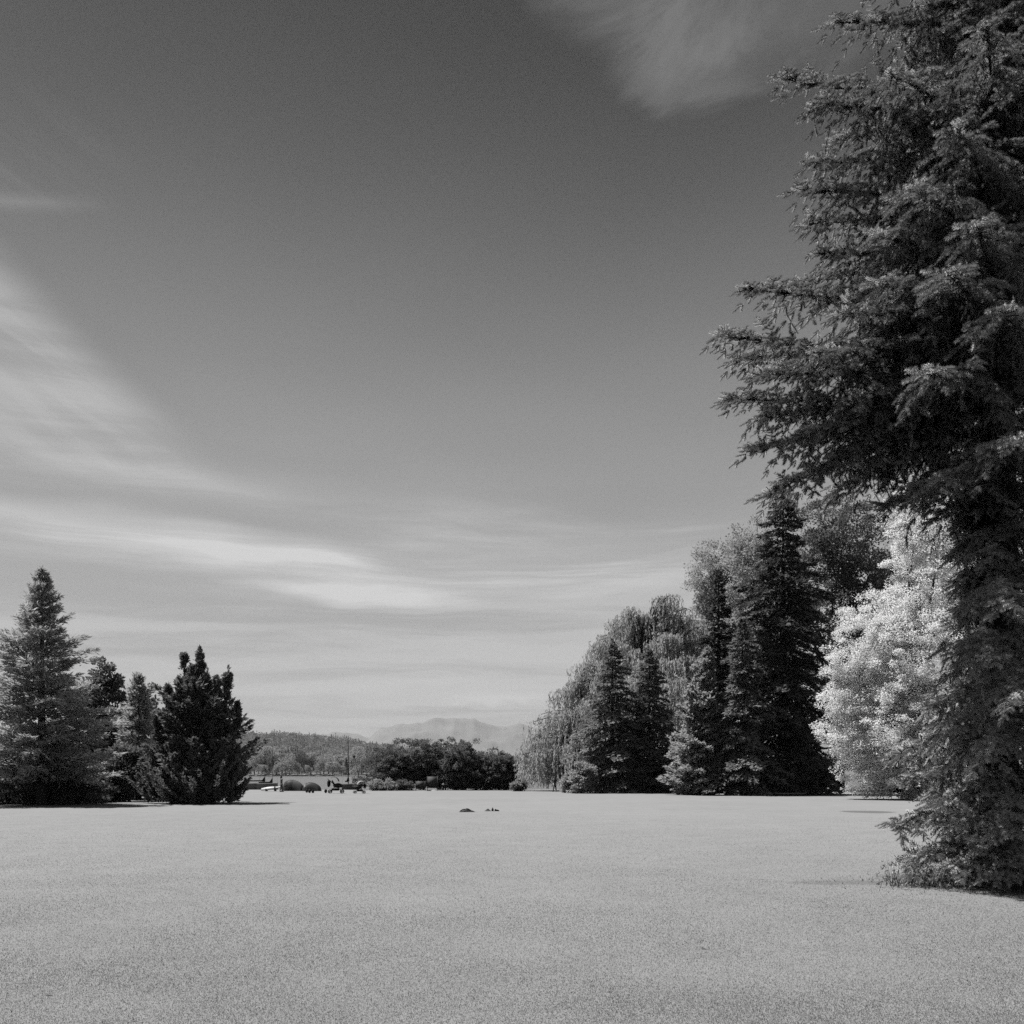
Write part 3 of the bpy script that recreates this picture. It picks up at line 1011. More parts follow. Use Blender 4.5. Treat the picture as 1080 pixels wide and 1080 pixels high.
bush('bush', 714, 103.0, 50, 62, M_bush, 71, 'dark shaded bush between the pair of spruces and the pale conifer', clumps=150, leaf=0.28)
bush('bush', 613, 96.0, 30, 36, M_pale, 72, 'pale feathery bush at the left foot of the pair of spruces', clumps=110, size=0.4)
bush('bush', 601, 99.0, 15, 24, M_pale, 73, 'small light bush just right of the walking person', clumps=60, size=0.35)
bush('bush', 858, 89.0, 56, 40, M_bush, 74, 'dark bush under the tallest spruce, next to the white tree', clumps=120, leaf=0.26)
bush('bush', 822, 87.0, 40, 26, M_dark, 75, 'low dark bush behind the stone slab', clumps=90)
bush('bush', 547, 108.0, 17, 13, M_hedge, 76, 'low pale shrub at the lake edge left of the willow', clumps=50, size=0.3, leaf=0.2, trunk=False)

# --- left-hand group
Y = 60.0
r = tree_root('larch_tree', 44, Y, 'tall soft grey conifer at the left edge, the tallest of the left group', 'tree')
conifer(r, hgt(601, Y), wid(92, Y), M_soft, 81, n=360, base=0.115, power=0.86, pitch=0.16, droop=0.10, sprig=0.38, per=230, width=0.10, rag=0.46)
Y = 78.0
broadleaf(tree_root('pine_tree', 108, Y, 'dark pine with tufted clumps between the tall soft conifer and the slim pale one', 'tree'),
          lobes_px(108, Y, [(107, 705, 11, 9, 0), (98, 722, 17, 12, 0), (117, 720, 8, 14, 0), (92, 742, 22, 14, -1), (112, 745, 22, 16, 0), (124, 738, 12, 10, 0), (100, 770, 32, 22, -1), (112, 800, 38, 26, -1)]),
          M_bush, 82, 330, 60, 0.26, 0.50, trunk_h=7.5, trunk_r=0.25, droop=-0.4)
Y = 73.0
conifer(tree_root('larch_tree', 146, Y, 'slim pale young conifer left of the dark spired cypress', 'tree'), hgt(712, Y), wid(34, Y), M_pale, 83, n=190, base=0.03, power=0.62, pitch=0.40, droop=0.05, sprig=0.40, per=70, width=0.16, rag=0.45)
broadleaf(tree_root('broadleaf_tree', 158, 79.0, 'rounded grey tree peeping out behind the slim pale conifer', 'tree'),
          lobes_px(158, 79.0, [(158, 735, 10, 12, 0), (150, 755, 16, 18, 0), (160, 780, 18, 24, 0)]), M_bush, 84, 90, 60, 0.24, 0.5, trunk_h=6, trunk_r=0.15)
bush('bush', 126, 68.0, 62, 62, M_bush, 85, 'shaggy dark bush under the pine in the left group', clumps=300, per=80, leaf=0.17, size=0.45)
bush('bush', 34, 64.0, 190, 33, M_dark, 86, 'long low dark thicket under the tall soft conifer', clumps=420, per=90, leaf=0.2, size=0.5)


def spired_cypress():
    Y = 64.0
    root = tree_root('cypress_tree', 206, Y, 'dark bushy cypress with several spires, right end of the left group', 'tree')
    ox, oy, _ = root.location
    g = np.random.default_rng(91)
    mb = MB()
    tb = MB()
    # leaders: (px of the tip, py of the tip, px at the foot, half width in px, depth offset)
    spires = [(211, 683, 210, 26, 0.0), (194, 689, 197, 22, 0.4), (241, 704, 232, 22, 0.2), (230, 714, 222, 24, -0.4), (177, 721, 183, 20, 0.2), (251, 741, 240, 16, 0.0),
              (165, 756, 172, 16, -0.4), (219, 708, 215, 24, 0.8), (186, 728, 189, 22, -0.6), (203, 716, 204, 26, -0.6), (163, 792, 166, 24, -0.6), (182, 780, 184, 28, -1.6), (204, 785, 204, 30, -2.2), (228, 782, 226, 28, -1.8), (246, 796, 243, 22, -0.8), (156, 812, 160, 20, 0.2)]
    conifer(root, hgt(704, Y), wid(60, Y), M_cypress, 92, n=210, base=0.0, power=0.74, pitch=0.50, droop=-0.06, sprig=0.34, per=190, rag=0.55, width=0.19, trunk=False)
    for (tx, ty, fx, hw, dy) in spires:
        tip = P(tx, ty, Y + dy)
        foot = np.array((GX(fx, Y + dy), Y + dy, 0.0))
        L = np.linalg.norm(tip - foot)
        hw_m = wid(hw, Y)
        n = int(80 * L / 8)
        u = g.random(n) ** 1.1
        az_ = g.uniform(0, 6.283, n)
        rad_ = hw_m * 1.3 * (1 - u) ** 1.12 * (0.40 + 0.85 * g.random(n) ** 1.3) + 0.05
        c0 = foot + (tip - foot) * (u * 0.97)[:, None]
        # plume: rises outward and upward
        per = 120
        idx = np.repeat(np.arange(n), per)
        s_ = g.random(len(idx)) ** 0.7
        o_ = np.stack((np.cos(az_), np.sin(az_), np.zeros(n)), -1)
        pl = 0.22 + 0.75 * rad_
        pts = c0[idx] + o_[idx] * (rad_[idx] * s_)[:, None]
        pts[:, 2] += pl[idx] * s_ ** 1.6 * 0.9
        pts += g.normal(size=pts.shape) * (0.11 * (1.1 - s_))[:, None]
        d = o_[idx] * 0.55 + g.normal(size=pts.shape) * 0.3
        d[:, 2] += 0.45
        keep = pts[:, 2] > 0.02
        sl = 0.22 * (0.6 + 0.7 * g.random(len(idx)))
        leaves(mb, pts[keep], d[keep], sl[keep], sl[keep] * 0.2, g, o_[idx][keep] + np.array((0, 0, 0.5)), 0.8)
        lead = np.repeat(tip[None], 14, 0) - (tip - foot) / L * (g.random(14) * 0.5)[:, None]
        dd = g.normal(size=(14, 3)) * 0.35
        dd[:, 2] += 1
        leaves(mb, lead, dd, 0.28, 0.06, g)
        limb(tb, np.array((ox, oy, -0.1)) + (foot - np.array((ox, oy, 0))) * 0.5, tip - (tip - foot) * 0.05, 0.13, 0.02, 0.0, 6, 6, 0.03, g)
    mb.build('crown', M_cypress, root)
    tb.build('trunk', M_bark, root, smooth=True)


spired_cypress()

# --- the bushes along the lake edge, in the middle
GB = 'bushes in the thicket along the lake edge'
mid = [(404, 117.0, 44, 46, 'leftmost bush of the dark lakeside thicket'), (434, 118.0, 60, 55, 'broad dark bush behind the pale low hedge, second in the lakeside thicket'),
       (470, 118.0, 62, 58, 'tallest dark bush at the middle of the lakeside thicket'), (501, 117.0, 56, 53, 'dark bush right of the tallest one in the lakeside thicket'),
       (526, 116.0, 42, 42, 'lowest dark bush closing the right end of the lakeside thicket')]
for i, (px, Yd, wp_, hp, lab) in enumerate(mid):
    bush('bush', px, Yd, wp_ * 1.4, hp * 1.0, M_bush, 100 + i, lab, 'bush', GB, clumps=380, per=80, leaf=0.19, size=0.45)
bush('hedge', 402, 111.5, 30, 12, M_hedge, 111, 'pale low hedge in front of the left end of the thicket', 'hedge', clumps=120, per=55, leaf=0.16, size=0.3, trunk=False)
bush('hedge', 428, 112.5, 26, 11, M_bush, 112, 'dark low hedge right of the pale low hedge', 'hedge', clumps=90, per=50, leaf=0.16, size=0.3, trunk=False)

# --- trees on the far shore, each a thing; the wooded hill behind as one mass
def crown_cloud(mb, c, rx, rz, g, nl=150, leaf=1.6, conic=False):
    D = unit(g.normal(size=(nl, 3)))
    D[:, 2] = np.where(D[:, 2] < -0.5, -D[:, 2], D[:, 2])
    k = g.normal(size=(3, 3)) * 2.4
    ph = g.uniform(0, 6, 3)
    lump = 1 + 0.16 * sum(np.sin(D @ k[i] + ph[i]) for i in range(3))
    if conic:
        h = g.random(nl) ** 1.3
        r = (1 - h) * rx
        th = g.uniform(0, 6.283, nl)
        pts = np.stack((np.cos(th) * r, np.sin(th) * r, (h - 0.5) * 2 * rz), -1)
        D = unit(np.stack((np.cos(th), np.sin(th), 0.3 * np.ones(nl)), -1))
    else:
        pts = D * lump[:, None] * np.array((rx, rx, rz)) * (0.78 + 0.25 * g.random(nl))[:, None]
    d = unit(np.cross(D, g.normal(size=(nl, 3)))) + D * 0.35
    sl = leaf * (0.6 + 0.7 * g.random(nl))
    leaves(mb, c + pts - unit(d) * sl[:, None] * 0.4, d, sl, sl * 0.38, g)


g = np.random.default_rng(77)
protos = []
for i in range(4):
    mb = MB()
    rx, rz = (6.5, 8.0) if i < 3 else (8.5, 9.0)
    for _ in range(7):
        a = g.uniform(0, 6.28)
        crown_cloud(mb, np.array((math.cos(a) * rx * 0.45, math.sin(a) * rx * 0.45, rz * g.uniform(0.5, 1.5))), rx * 0.62, rz * 0.62, g, 300, 0.85)
    mb.tube(np.array(((0, 0, -0.5), (0, 0, rz))), (0.5, 0.3), 6)
    protos.append(('pale', mb.mesh('shore_tree', M_shore_pale)))
for i in range(3):
    mb = MB()
    for _ in range(6):
        a = g.uniform(0, 6.28)
        crown_cloud(mb, np.array((math.cos(a) * 3, math.sin(a) * 3, g.uniform(3.5, 12))), 4.4, 5.0, g, 300, 0.85)
    mb.tube(np.array(((0, 0, -0.5), (0, 0, 8))), (0.5, 0.3), 6)
    protos.append(('dark', mb.mesh('shore_tree', M_shore_dark)))
mb = MB()
crown_cloud(mb, np.array((0, 0, 11.0)), 4.2, 11.0, g, 900, 1.4, True)
mb.tube(np.array(((0, 0, -0.5), (0, 0, 8))), (0.4, 0.3), 6)
protos.append(('conifer', mb.mesh('shore_tree', M_shore_dark)))
lab_of = {'pale': ('pale round-crowned tree in the row along the far lake shore', 'pale trees on the far shore'),
          'dark': ('dark leafy tree in the row along the far lake shore', 'dark trees on the far shore'),
          'conifer': ('slender dark conifer among the trees of the far lake shore', 'conifers on the far shore')}
pxs = list(np.linspace(228, 402, 44)) + list(np.linspace(530, 566, 7))
for j, px in enumerate(pxs):
    row = j % 3
    Yd = 1068 + row * 26 + g.uniform(-6, 6)
    pick = int(g.choice(8, p=[.16, .16, .16, .12, .12, .10, .10, .08]))
    kind, me = protos[pick]
    o = bpy.data.objects.new('shore_tree', me)
    COL.objects.link(o)
    x = GX(px + g.uniform(-1.5, 1.5), Yd)
    o.location = (x, Yd, float(hill_z(np.array([x]), np.array([Yd]))[0]) - 0.3)
    s = (g.uniform(0.75, 1.2) if g.random() < 0.7 else g.uniform(1.3, 1.75)) * (0.75 + 0.28 * row)
    if kind == 'conifer':
        s = min(s, 0.95)
    o.scale = (s * g.uniform(0.85, 1.1), s, s * g.uniform(0.85, 1.15))
    o.rotation_euler = (0, 0, g.uniform(0, 6.28))
    tag(o, lab_of[kind][0], 'tree', lab_of[kind][1])

mb = MB()
n = 3800
Yd = 1130 + (2250 - 1130) * g.random(n) ** 0.8
px = g.uniform(150, 640, n)
x = GX(px, Yd)
zz = hill_z(x, Yd)
for i in range(n):
    con = g.random() < 0.16
    rx = g.uniform(4.5, 8.5) if not con else g.uniform(2.5, 4)
    rz = rx * g.uniform(0.8, 1.1) if not con else rx * 2.6
    nl = 150 if Yd[i] < 1500 else 90
    crown_cloud(mb, np.array((x[i], Yd[i], zz[i] + rz * 0.75)), rx, rz, g, nl, 1.9, con)
tag(mb.build('far_forest', M_forest), kind='stuff')

# ------------------------------------------------------------------ grass blades on the near lawn
def grass():
    g = np.random.default_rng(15)
    n = 3900000
    Yv = 7.0 * (62.0 / 7.0) ** g.random(n)
    px = g.uniform(-420, 1540, n)
    c = np.stack((GX(px, Yv), Yv, np.zeros(n) - 0.003), -1)
    keep = g.random(n) < np.clip((62 - Yv) / 54, 0, 1) ** 2
    c = c[keep]; Yv = Yv[keep]
    n = len(c)
    pat = vnoise(c[:, 0], c[:, 1], 1.6, 4, 6)                      # matted, thin and lush patches
    pat = np.clip((pat - 0.34) / 0.32, 0, 1)
    ok = g.random(n) < 0.90 + 0.10 * pat
    c = c[ok]; Yv = Yv[ok]; pat = pat[ok]
    n = len(c)
    L = (0.008 + 0.013 * g.random(n)) * (1.17 - 0.17 * pat)
    W = 0.0016 * (1 + Yv / 12.0)
    d = g.normal(size=(n, 3))
    d[:, 2] = np.abs(d[:, 2]) * 0.35 + 0.33 + 0.15 * (1 - pat)
    d = unit(d)
    s_ = unit(np.cross(d, np.array((0, 0, 1.0)) + g.normal(size=(n, 3)) * 0.25))
    V = np.stack((c - s_ * W[:, None], c + s_ * W[:, None], c + d * L[:, None]), 1).reshape(-1, 3)
    mb = MB()
    mb.add(V, tris=np.arange(3 * n).reshape(n, 3))
    # longer, unmown grass round the foot of the big spruce
    n = 9000
    a = g.uniform(0, 6.283, n)
    rr = 0.5 + np.abs(g.normal(0, 0.95, n))
    c = np.stack((8.75 + np.cos(a) * rr * 1.15, 16.9 + np.sin(a) * rr * 0.75, np.zeros(n)), -1)
    tuft = vnoise(c[:, 0], c[:, 1], 0.35, 9, 3)
    ok = g.random(n) < np.clip((tuft - 0.38) * 5, 0.05, 1)
    c, rr, tuft = c[ok], rr[ok], tuft[ok]
    n = len(c)
    d = g.normal(size=(n, 3)) * 0.5
    d[:, 2] = 1.0
    L = (0.05 + 0.30 * g.random(n) * tuft) * np.clip(1.25 - rr * 0.33, 0.15, 1)
    leaves(mb, c, d, L, 0.005 + 0.004 * g.random(n), g)
    tag(mb.build('grass', leaf_mat('grass_blades', 0.225, 0.42, 0.13, 1.2)), kind='stuff')


grass()

# a tuft of tall weeds left of the big spruce's foot
def weeds():
    root = empty('weed_clump', (7.0, 16.7, 0), 'clump of tall thin weeds left of the big spruce foot', 'weeds')
    g = np.random.default_rng(33)
    mb = MB()
    for _ in range(90):
        c = np.array((7.0 + g.normal(0, 0.38), 16.7 + g.normal(0, 0.25), 0))
        h = g.uniform(0.2, 0.48)
        k = 12
        u = g.random(k)
        d0 = np.array((g.normal(0, 0.3), g.normal(0, 0.3), 1.0))
        pts = c + d0 * (u * h)[:, None]
        d = g.normal(size=(k, 3)) * 0.7 + d0 * 0.6
        leaves(mb, pts, d, 0.09 * (1.2 - 0.6 * u), 0.012, g)
    mb.build('foliage', leaf_mat('weed_leaves', 0.40, 0.3, 0.2, 2.0), root)
    sb = MB()
    for _ in range(70):
        c = np.array((7.0 + g.normal(0, 0.38), 16.7 + g.normal(0, 0.25), 0))
        h = g.uniform(0.2, 0.5)
        sb.tube(np.array((c, c + np.array((g.normal(0, 0.08), g.normal(0, 0.08), h)))), (0.004, 0.002), 4)
    sb.build('stem', solid('weed_stems', 0.3), root)


weeds()

# ------------------------------------------------------------------ people
M_skin = solid('skin', 0.50, 0.6, 0.05)
M_hair = solid('dark_hair', 0.03, 0.5, 0.2, 30)
M_light_cloth = solid('light_cloth', 0.34, 0.85, 0.1, 5)
M_pale_cloth = solid('pale_cloth', 0.45, 0.85, 0.1, 5)
M_dark_cloth = solid('dark_cloth', 0.035, 0.85, 0.3, 6)
M_grey_cloth = solid('grey_cloth', 0.15, 0.85, 0.2, 6)
M_black = solid('black_fabric', 0.02, 0.7, 0.3, 6)
M_metal = solid('dark_metal', 0.05, 0.4, 0.2, 10, 0, 0.5)


def skinned(name, joints, bones, mat, parent, root_i=0, sub=2):
    """one continuous body grown over a skeleton"""
    me = bpy.data.meshes.new(name)
    me.from_pydata([j[:3] for j in joints], bones, [])
    o = bpy.data.objects.new(name, me)
    COL.objects.link(o)
    sk = o.modifiers.new('Skin', 'SKIN')
    sk.use_smooth_shade = True
    if not me.skin_vertices:
        bm = bmesh.new()
        bm.from_mesh(me)
        bm.verts.layers.skin.verify()
        bm.to_mesh(me)
        bm.free()
    for i, j in enumerate(joints):
        v = me.skin_vertices[0].data[i]
        v.radius = (j[3], j[4] if len(j) > 4 else j[3])
        v.use_root = i == root_i
    ss = o.modifiers.new('Subdivision', 'SUBSURF')
    ss.levels = ss.render_levels = sub
    me.materials.append(mat)
    o.parent = parent
    return o


def person(loc, rz, label, stride=0.0, h=1.66, top=M_light_cloth, bottom=M_light_cloth, bend=0.0):
    root = empty('person', loc, label, 'person', rz=rz)
    k = h / 1.70
    J = []
    B = []

    def j(x, y, z, r, r2=None):
        J.append((x * k, y * k, z * k, r * k, (r2 or r) * k))
        return len(J) - 1

    def b(a, c):
        B.append((a, c))
    pel = j(0, 0, 0.93, 0.135, 0.105)
    wai = j(0, 0.0, 1.08, 0.115, 0.09); b(pel, wai)
    che = j(0, 0.01, 1.27, 0.135, 0.10); b(wai, che)
    sh = j(0, -0.01, 1.40, 0.10, 0.08); b(che, sh)
    nk = j(0, 0.01, 1.47, 0.05); b(sh, nk)
    hb = j(0, 0.02, 1.535, 0.072); b(nk, hb)
    hm = j(0, 0.025, 1.61, 0.082, 0.092); b(hb, hm)
    ht = j(0, 0.02, 1.675, 0.055); b(hm, ht)
    ns = j(0, 0.115, 1.585, 0.013); b(hm, ns)
    for s in (-1, 1):
        ea = j(s * 0.085, 0.01, 1.59, 0.016); b(hm, ea)
        sw = stride * s
        hip = j(s * 0.085, 0, 0.87, 0.092); b(pel, hip)
        kn = j(s * 0.09, 0.02 + sw * 0.26, 0.49, 0.058); b(hip, kn)
        an = j(s * 0.09, -0.02 + sw * 0.42 - (0.06 if sw < 0 else 0), 0.09 + (0.05 if sw < 0 else 0), 0.040); b(kn, an)
        to = j(s * 0.10, 0.14 + sw * 0.42, 0.035, 0.036); b(an, to)
        so = j(s * 0.18, 0, 1.385, 0.058); b(sh, so)
        el_ = j(s * 0.225, -0.03 - sw * 0.12, 1.12, 0.042); b(so, el_)
        wr = j(s * 0.235, 0.06 - sw * 0.2, 0.90, 0.029); b(el_, wr)
        pa = j(s * 0.235, 0.08 - sw * 0.2, 0.83, 0.034, 0.018); b(wr, pa)
        for q, (fy, fl) in enumerate(((-0.03, 0.075), (-0.01, 0.09), (0.01, 0.095), (0.03, 0.085))):
            f1 = j(s * 0.235, 0.085 + fy - sw * 0.2, 0.83 - fl * 0.55, 0.0095); b(pa, f1)
            f2 = j(s * 0.225, 0.095 + fy - sw * 0.2, 0.83 - fl, 0.008); b(f1, f2)
        th_ = j(s * 0.225, 0.125 - sw * 0.2, 0.84, 0.010); b(pa, th_)
        th2 = j(s * 0.215, 0.145 - sw * 0.2, 0.80, 0.009); b(th_, th2)
    skinned('body', J, B, M_skin, root)
    # clothing
    def dress(name, rows, mat):
        mb = MB()
        seg = 20
        th = np.linspace(0, 2 * math.pi, seg + 1)
        V = []
        for (z, rx, ry, y0) in rows:
            V.append(np.stack((rx * np.cos(th), y0 + ry * np.sin(th), np.full(seg + 1, z)), -1) * k)
        mb.grid(np.array(V).reshape(-1, 3), len(rows), seg + 1)
        o = bpy.data.objects.new(name, mb.mesh(name, mat, True))
        COL.objects.link(o)
        o.parent = root
    dress('shirt', [(0.86, 0.175, 0.14, 0), (1.0, 0.17, 0.13, 0), (1.1, 0.155, 0.12, 0), (1.28, 0.18, 0.135, 0.01), (1.38, 0.20, 0.115, 0), (1.44, 0.12, 0.09, 0), (1.465, 0.065, 0.065, 0.01)], top)
    for s in (-1, 1):
        sw = stride * s
        mb = MB()
        pts = np.array(((s * 0.085, 0, 0.93), (s * 0.09, 0.01 + sw * 0.13, 0.68), (s * 0.09, 0.02 + sw * 0.26, 0.49), (s * 0.09, sw * 0.36, 0.28), (s * 0.09, -0.02 + sw * 0.42 - (0.06 if sw < 0 else 0), 0.10 + (0.05 if sw < 0 else 0)))) * k
        mb.tube(pts, np.array((0.115, 0.098, 0.08, 0.07, 0.062)) * k, 12)
        o = bpy.data.objects.new('trouser_leg', mb.mesh('trouser_leg', bottom, True))
        COL.objects.link(o)
        o.parent = root
        mb = MB()
        mb.tube(np.array(((s * 0.17, 0, 1.40), (s * 0.20, -0.01, 1.30), (s * 0.215, -0.02 - sw * 0.06, 1.2))) * k, np.array((0.075, 0.066, 0.06)) * k, 10)
        o = bpy.data.objects.new('sleeve', mb.mesh('sleeve', top, True))
        COL.objects.link(o)
        o.parent = root
        mb = MB()
        mb.blob(np.array((s * 0.095, 0.06 + sw * 0.42 - (0.03 if sw < 0 else 0), 0.005)) * k, np.array((0.055, 0.14, 0.085)) * k, 0.05, 3, flat_bottom=True)
        o = bpy.data.objects.new('shoe', mb.mesh('shoe', M_dark_cloth, True))
        COL.objects.link(o)
        o.parent = root
    mb = MB()
    mb.blob(np.array((0, -0.012, 1.635)) * k, np.array((0.100, 0.108, 0.088)) * k, 0.08, 5)
    mb.blob(np.array((0, -0.075, 1.53)) * k, np.array((0.080, 0.045, 0.12)) * k, 0.1, 6)
    o = bpy.data.objects.new('hair', mb.mesh('hair', M_hair, True))
    COL.objects.link(o)
    o.parent = root
    for nm, c_, r_ in (('eye', (-0.033, 0.106, 1.605), (0.012, 0.008, 0.008)), ('eye', (0.033, 0.106, 1.605), (0.012, 0.008, 0.008)), ('mouth', (0, 0.103, 1.548), (0.024, 0.007, 0.005))):
        mb = MB()
        mb.blob(np.array(c_) * k, np.array(r_) * k, 0.0, 1, 6, 8)
        o = bpy.data.objects.new(nm, mb.mesh(nm, M_hair, True))
        COL.objects.link(o)
        o.parent = root
    return root


Y = 104.0
person((GX(296.7, Y), Y, 0), R(-60), 'dark-haired person in light clothes standing left of the dark tents', 0.15, 1.66)
Y = 104.5
person((GX(585, Y), Y, 0), R(160), 'person in light trousers walking past the willow', 0.55, 1.62, M_grey_cloth, M_pale_cloth)

# ------------------------------------------------------------------ things at the lake edge
M_tent = solid('tent_fabric', 0.05, 0.6, 0.3, 3)


def dome_tent(px, Yd, wpx, hpx, label, pale_side, seed):
    """beach tent: shell with an open mouth towards the lawn, a floor, two bent poles and a door flap"""
    k = Yd / F
    W, H = wpx * k, hpx * k
    D = W * 0.62
    root = empty('dome_tent', (GX(px, Yd), Yd, 0), label, 'tent', 'dome tents at the lake edge')
    cx, cy = root.location[0], root.location[1]
    nu, nv = 22, 17
    u = np.linspace(0, math.pi, nu)
    v = np.linspace(-1, 1, nv)
    U, Vv = np.meshgrid(u, v, indexing='ij')
    rise = np.maximum(1 - np.abs(Vv) ** 2.4, 0) ** 0.8
    sagg = 0.035 * np.abs(np.sin(U * 2.0)) * np.sin(np.abs(Vv) * math.pi)
    xx = -np.cos(U) * W / 2 * (1 - 0.22 * Vv ** 2) - 0.10 * W * np.sin(U) ** 2
    Vt = np.stack((cx + xx, cy + Vv * D * 0.5, np.maximum(H * np.sin(U) ** 0.85 * rise - sagg, 0.01)), -1)
    half = nu * 3 // 5 if pale_side else nu
    mb = MB()
    mb.grid(Vt[:half].reshape(-1, 3), half, nv)
    mb.build('tent_shell', M_tent, root, smooth=True)
    if pale_side:
        mb = MB()
        mb.grid(Vt[half - 1:].reshape(-1, 3), nu - half + 1, nv)
        o = mb.build('side_panel', M_grey_cloth, root, smooth=True)
        o['label'] = 'lighter grey side panel'
    mb = MB()
    mb.box((cx, cy + 0.05, 0.015), (W * 0.95, D * 0.9, 0.02))
    mb.build('groundsheet', M_grey_cloth, root)
    for path in (Vt[:, nv // 2], Vt[np.arange(2, nu - 2), np.linspace(1, nv - 2, nu - 4).astype(int)]):
        mb = MB()
        mb.tube(path + np.array((0, -0.005, 0.012)), 0.012, 6)
        mb.build('pole', M_metal, root, smooth=True)
    mb = MB()
    ua, ub = (5, 8) if pale_side else (5, 7)
    mb.grid((Vt[ua:ub + 1, 2:7] + np.array((0, -0.02, 0.012))).reshape(-1, 3), ub - ua + 1, 5)
    mb.build('door_flap', M_light_cloth if not pale_side else M_black, root, smooth=True)
    return root


dome_tent(309.5, 110.0, 23, 11.5, 'larger dark dome tent with a lighter grey right side', True, 1)
dome_tent(329, 109.0, 20, 9.0, 'smaller all-dark dome tent right of the larger one', False, 2)

# pale dinghy lying keel up beside the standing person
Y = 108.0
root = empty('dinghy', (GX(286, Y), Y, 0), 'white dinghy lying tilted on the grass left of the standing person', 'boat')
cx = root.location[0]
mb = MB()
nu, nv = 16, 13
V = []
for i in range(nu):
    s = i / (nu - 1)
    half = 0.42 * math.sin(math.pi * min(0.08 + s * 0.80, 1.0)) ** 0.6
    rise = 0.10 + 0.60 * s ** 1.4
    for jn in range(nv):
        a = math.pi * jn / (nv - 1)
        V.append((cx - 1.05 + 2.1 * s, Y + half * math.cos(a), rise * 0.55 + 0.34 * math.sin(a) * (0.55 + 0.45 * math.sin(math.pi * min(s + 0.15, 1)))))
mb.grid(np.array(V), nu, nv)
mb.build('hull', solid('white_paint', 0.72, 0.4, 0.05, 4), root, smooth=True)
mb = MB()
keel = [(cx - 1.05 + 2.1 * s, Y, (0.10 + 0.60 * s ** 1.4) * 0.55 + 0.35 * (0.55 + 0.45 * math.sin(math.pi * min(s + 0.15, 1)))) for s in np.linspace(0, 1, 10)]
mb.tube(np.array(keel), 0.02, 6)
mb.build('keel', M_pale_cloth, root)
mb = MB()
M_wood = solid('grey_wood', 0.12)
for x_ in (-0.5, 0.45):
    mb = MB()
    z_ = 0.30 + 0.25 * (x_ + 0.5)
    mb.box((cx + x_, Y, z_ / 2), (0.08, 0.8, z_))
    mb.build('trestle', M_wood, root)


def sailboat(px, Yd, L, label, mast_py, boom, hull_mat, hull_px, seed, lean=0.0, mast_r=0.05):
    """moored sailing dinghy: hull, deck, mast, boom with its sail rolled under a dark cover"""
    root = empty('sailboat', (GX(px, Yd), Yd, LAKE_Z), label, 'boat', 'sailing boats moored at the lawn edge')
    k = Yd / F
    mx = GX(px, Yd)
    x0, x1 = GX(hull_px[0], Yd), GX(hull_px[1], Yd)
    nu, nv = 16, 9
    V = []
    deck_z = LAKE_Z + 1.0
    for i in range(nu):
        s = i / (nu - 1)
        bw = 0.85 * (math.sin(math.pi * (0.18 + 0.82 * s)) ** 0.7 if s < 1 else 0) + 0.02
        for jn in range(nv):
            a = math.pi * jn / (nv - 1)
            V.append((x0 + (x1 - x0) * s, Yd - bw * math.cos(a), deck_z + 0.10 * s - 1.15 * math.sin(a) ** 0.7))
    mb = MB()
    mb.grid(np.array(V), nu, nv)
    mb.build('hull', hull_mat, root, smooth=True)
    mb = MB()
    V = []
    for i in range(nu):
        s = i / (nu - 1)
        bw = 0.85 * (math.sin(math.pi * (0.18 + 0.82 * s)) ** 0.7 if s < 1 else 0) + 0.02
        for jn in range(5):
            V.append((x0 + (x1 - x0) * s, Yd - bw * (1 - jn / 2.0), deck_z + 0.10 * s + 0.06 * math.sin(math.pi * jn / 4) - 0.003))
    mb.grid(np.array(V), nu, 5)
    mb.build('deck', M_grey_cloth, root, smooth=True)
    mb = MB()
    top = P(px, mast_py, Yd)
    top[0] += lean
    mb.tube(np.array(((mx, Yd, deck_z - 0.2), top)), (mast_r, mast_r * 0.7), 8)
    mb.build('mast', M_metal, root, smooth=True)
    (bx, by) = boom
    end = P(bx, by, Yd)
    st_ = np.array((mx, Yd, end[2] + 0.02))
    mb = MB()
    u = np.linspace(0, 1, 14)[:, None]
    pts = st_ + (end - st_) * u
    rr = 0.10 + 0.10 * np.maximum(1 - u[:, 0] * 3.5, 0) + 0.02 * np.sin(u[:, 0] * 40)
    mb.tube(pts, rr, 8)
    # cover gathered up the mast
    mb.tube(np.array((st_ + (end - st_) * 0.10, st_ + (end - st_) * 0.02 + np.array((0, 0, 0.55)))), (0.22, 0.09), 8)
    mb.build('sail_cover', M_black, root, smooth=True)
    mb = MB()
    for tx in (x0, x1):
        mb.tube(np.array((top - np.array((0, 0, 0.1)), (tx, Yd, deck_z + 0.05))), 0.008, 4)
    mb.build('rigging', M_metal, root)
    return root


M_hull_grey = solid('grey_hull', 0.62, 0.35, 0.1, 3, 0, 0.5)
M_hull_dark = solid('dark_hull', 0.36, 0.35, 0.1, 3, 0, 0.5)
sailboat(279.5, 150.0, 4, 'grey moored sailboat with a rolled black sail, partly behind the cypress', 774, (263, 823.5), M_hull_grey, (258, 284), 1, mast_r=0.035)
sailboat(287.3, 146.0, 3, 'second moored sailboat with a lower black boom, behind the white dinghy', 782, (273, 825.2), M_hull_grey, (272, 293), 2, mast_r=0.03)
sailboat(367.3, 140.0, 3, 'dark sailboat with the thick black mast behind the stroller', 776, (364.0, 824), M_hull_dark, (361, 379), 3, mast_r=0.075)

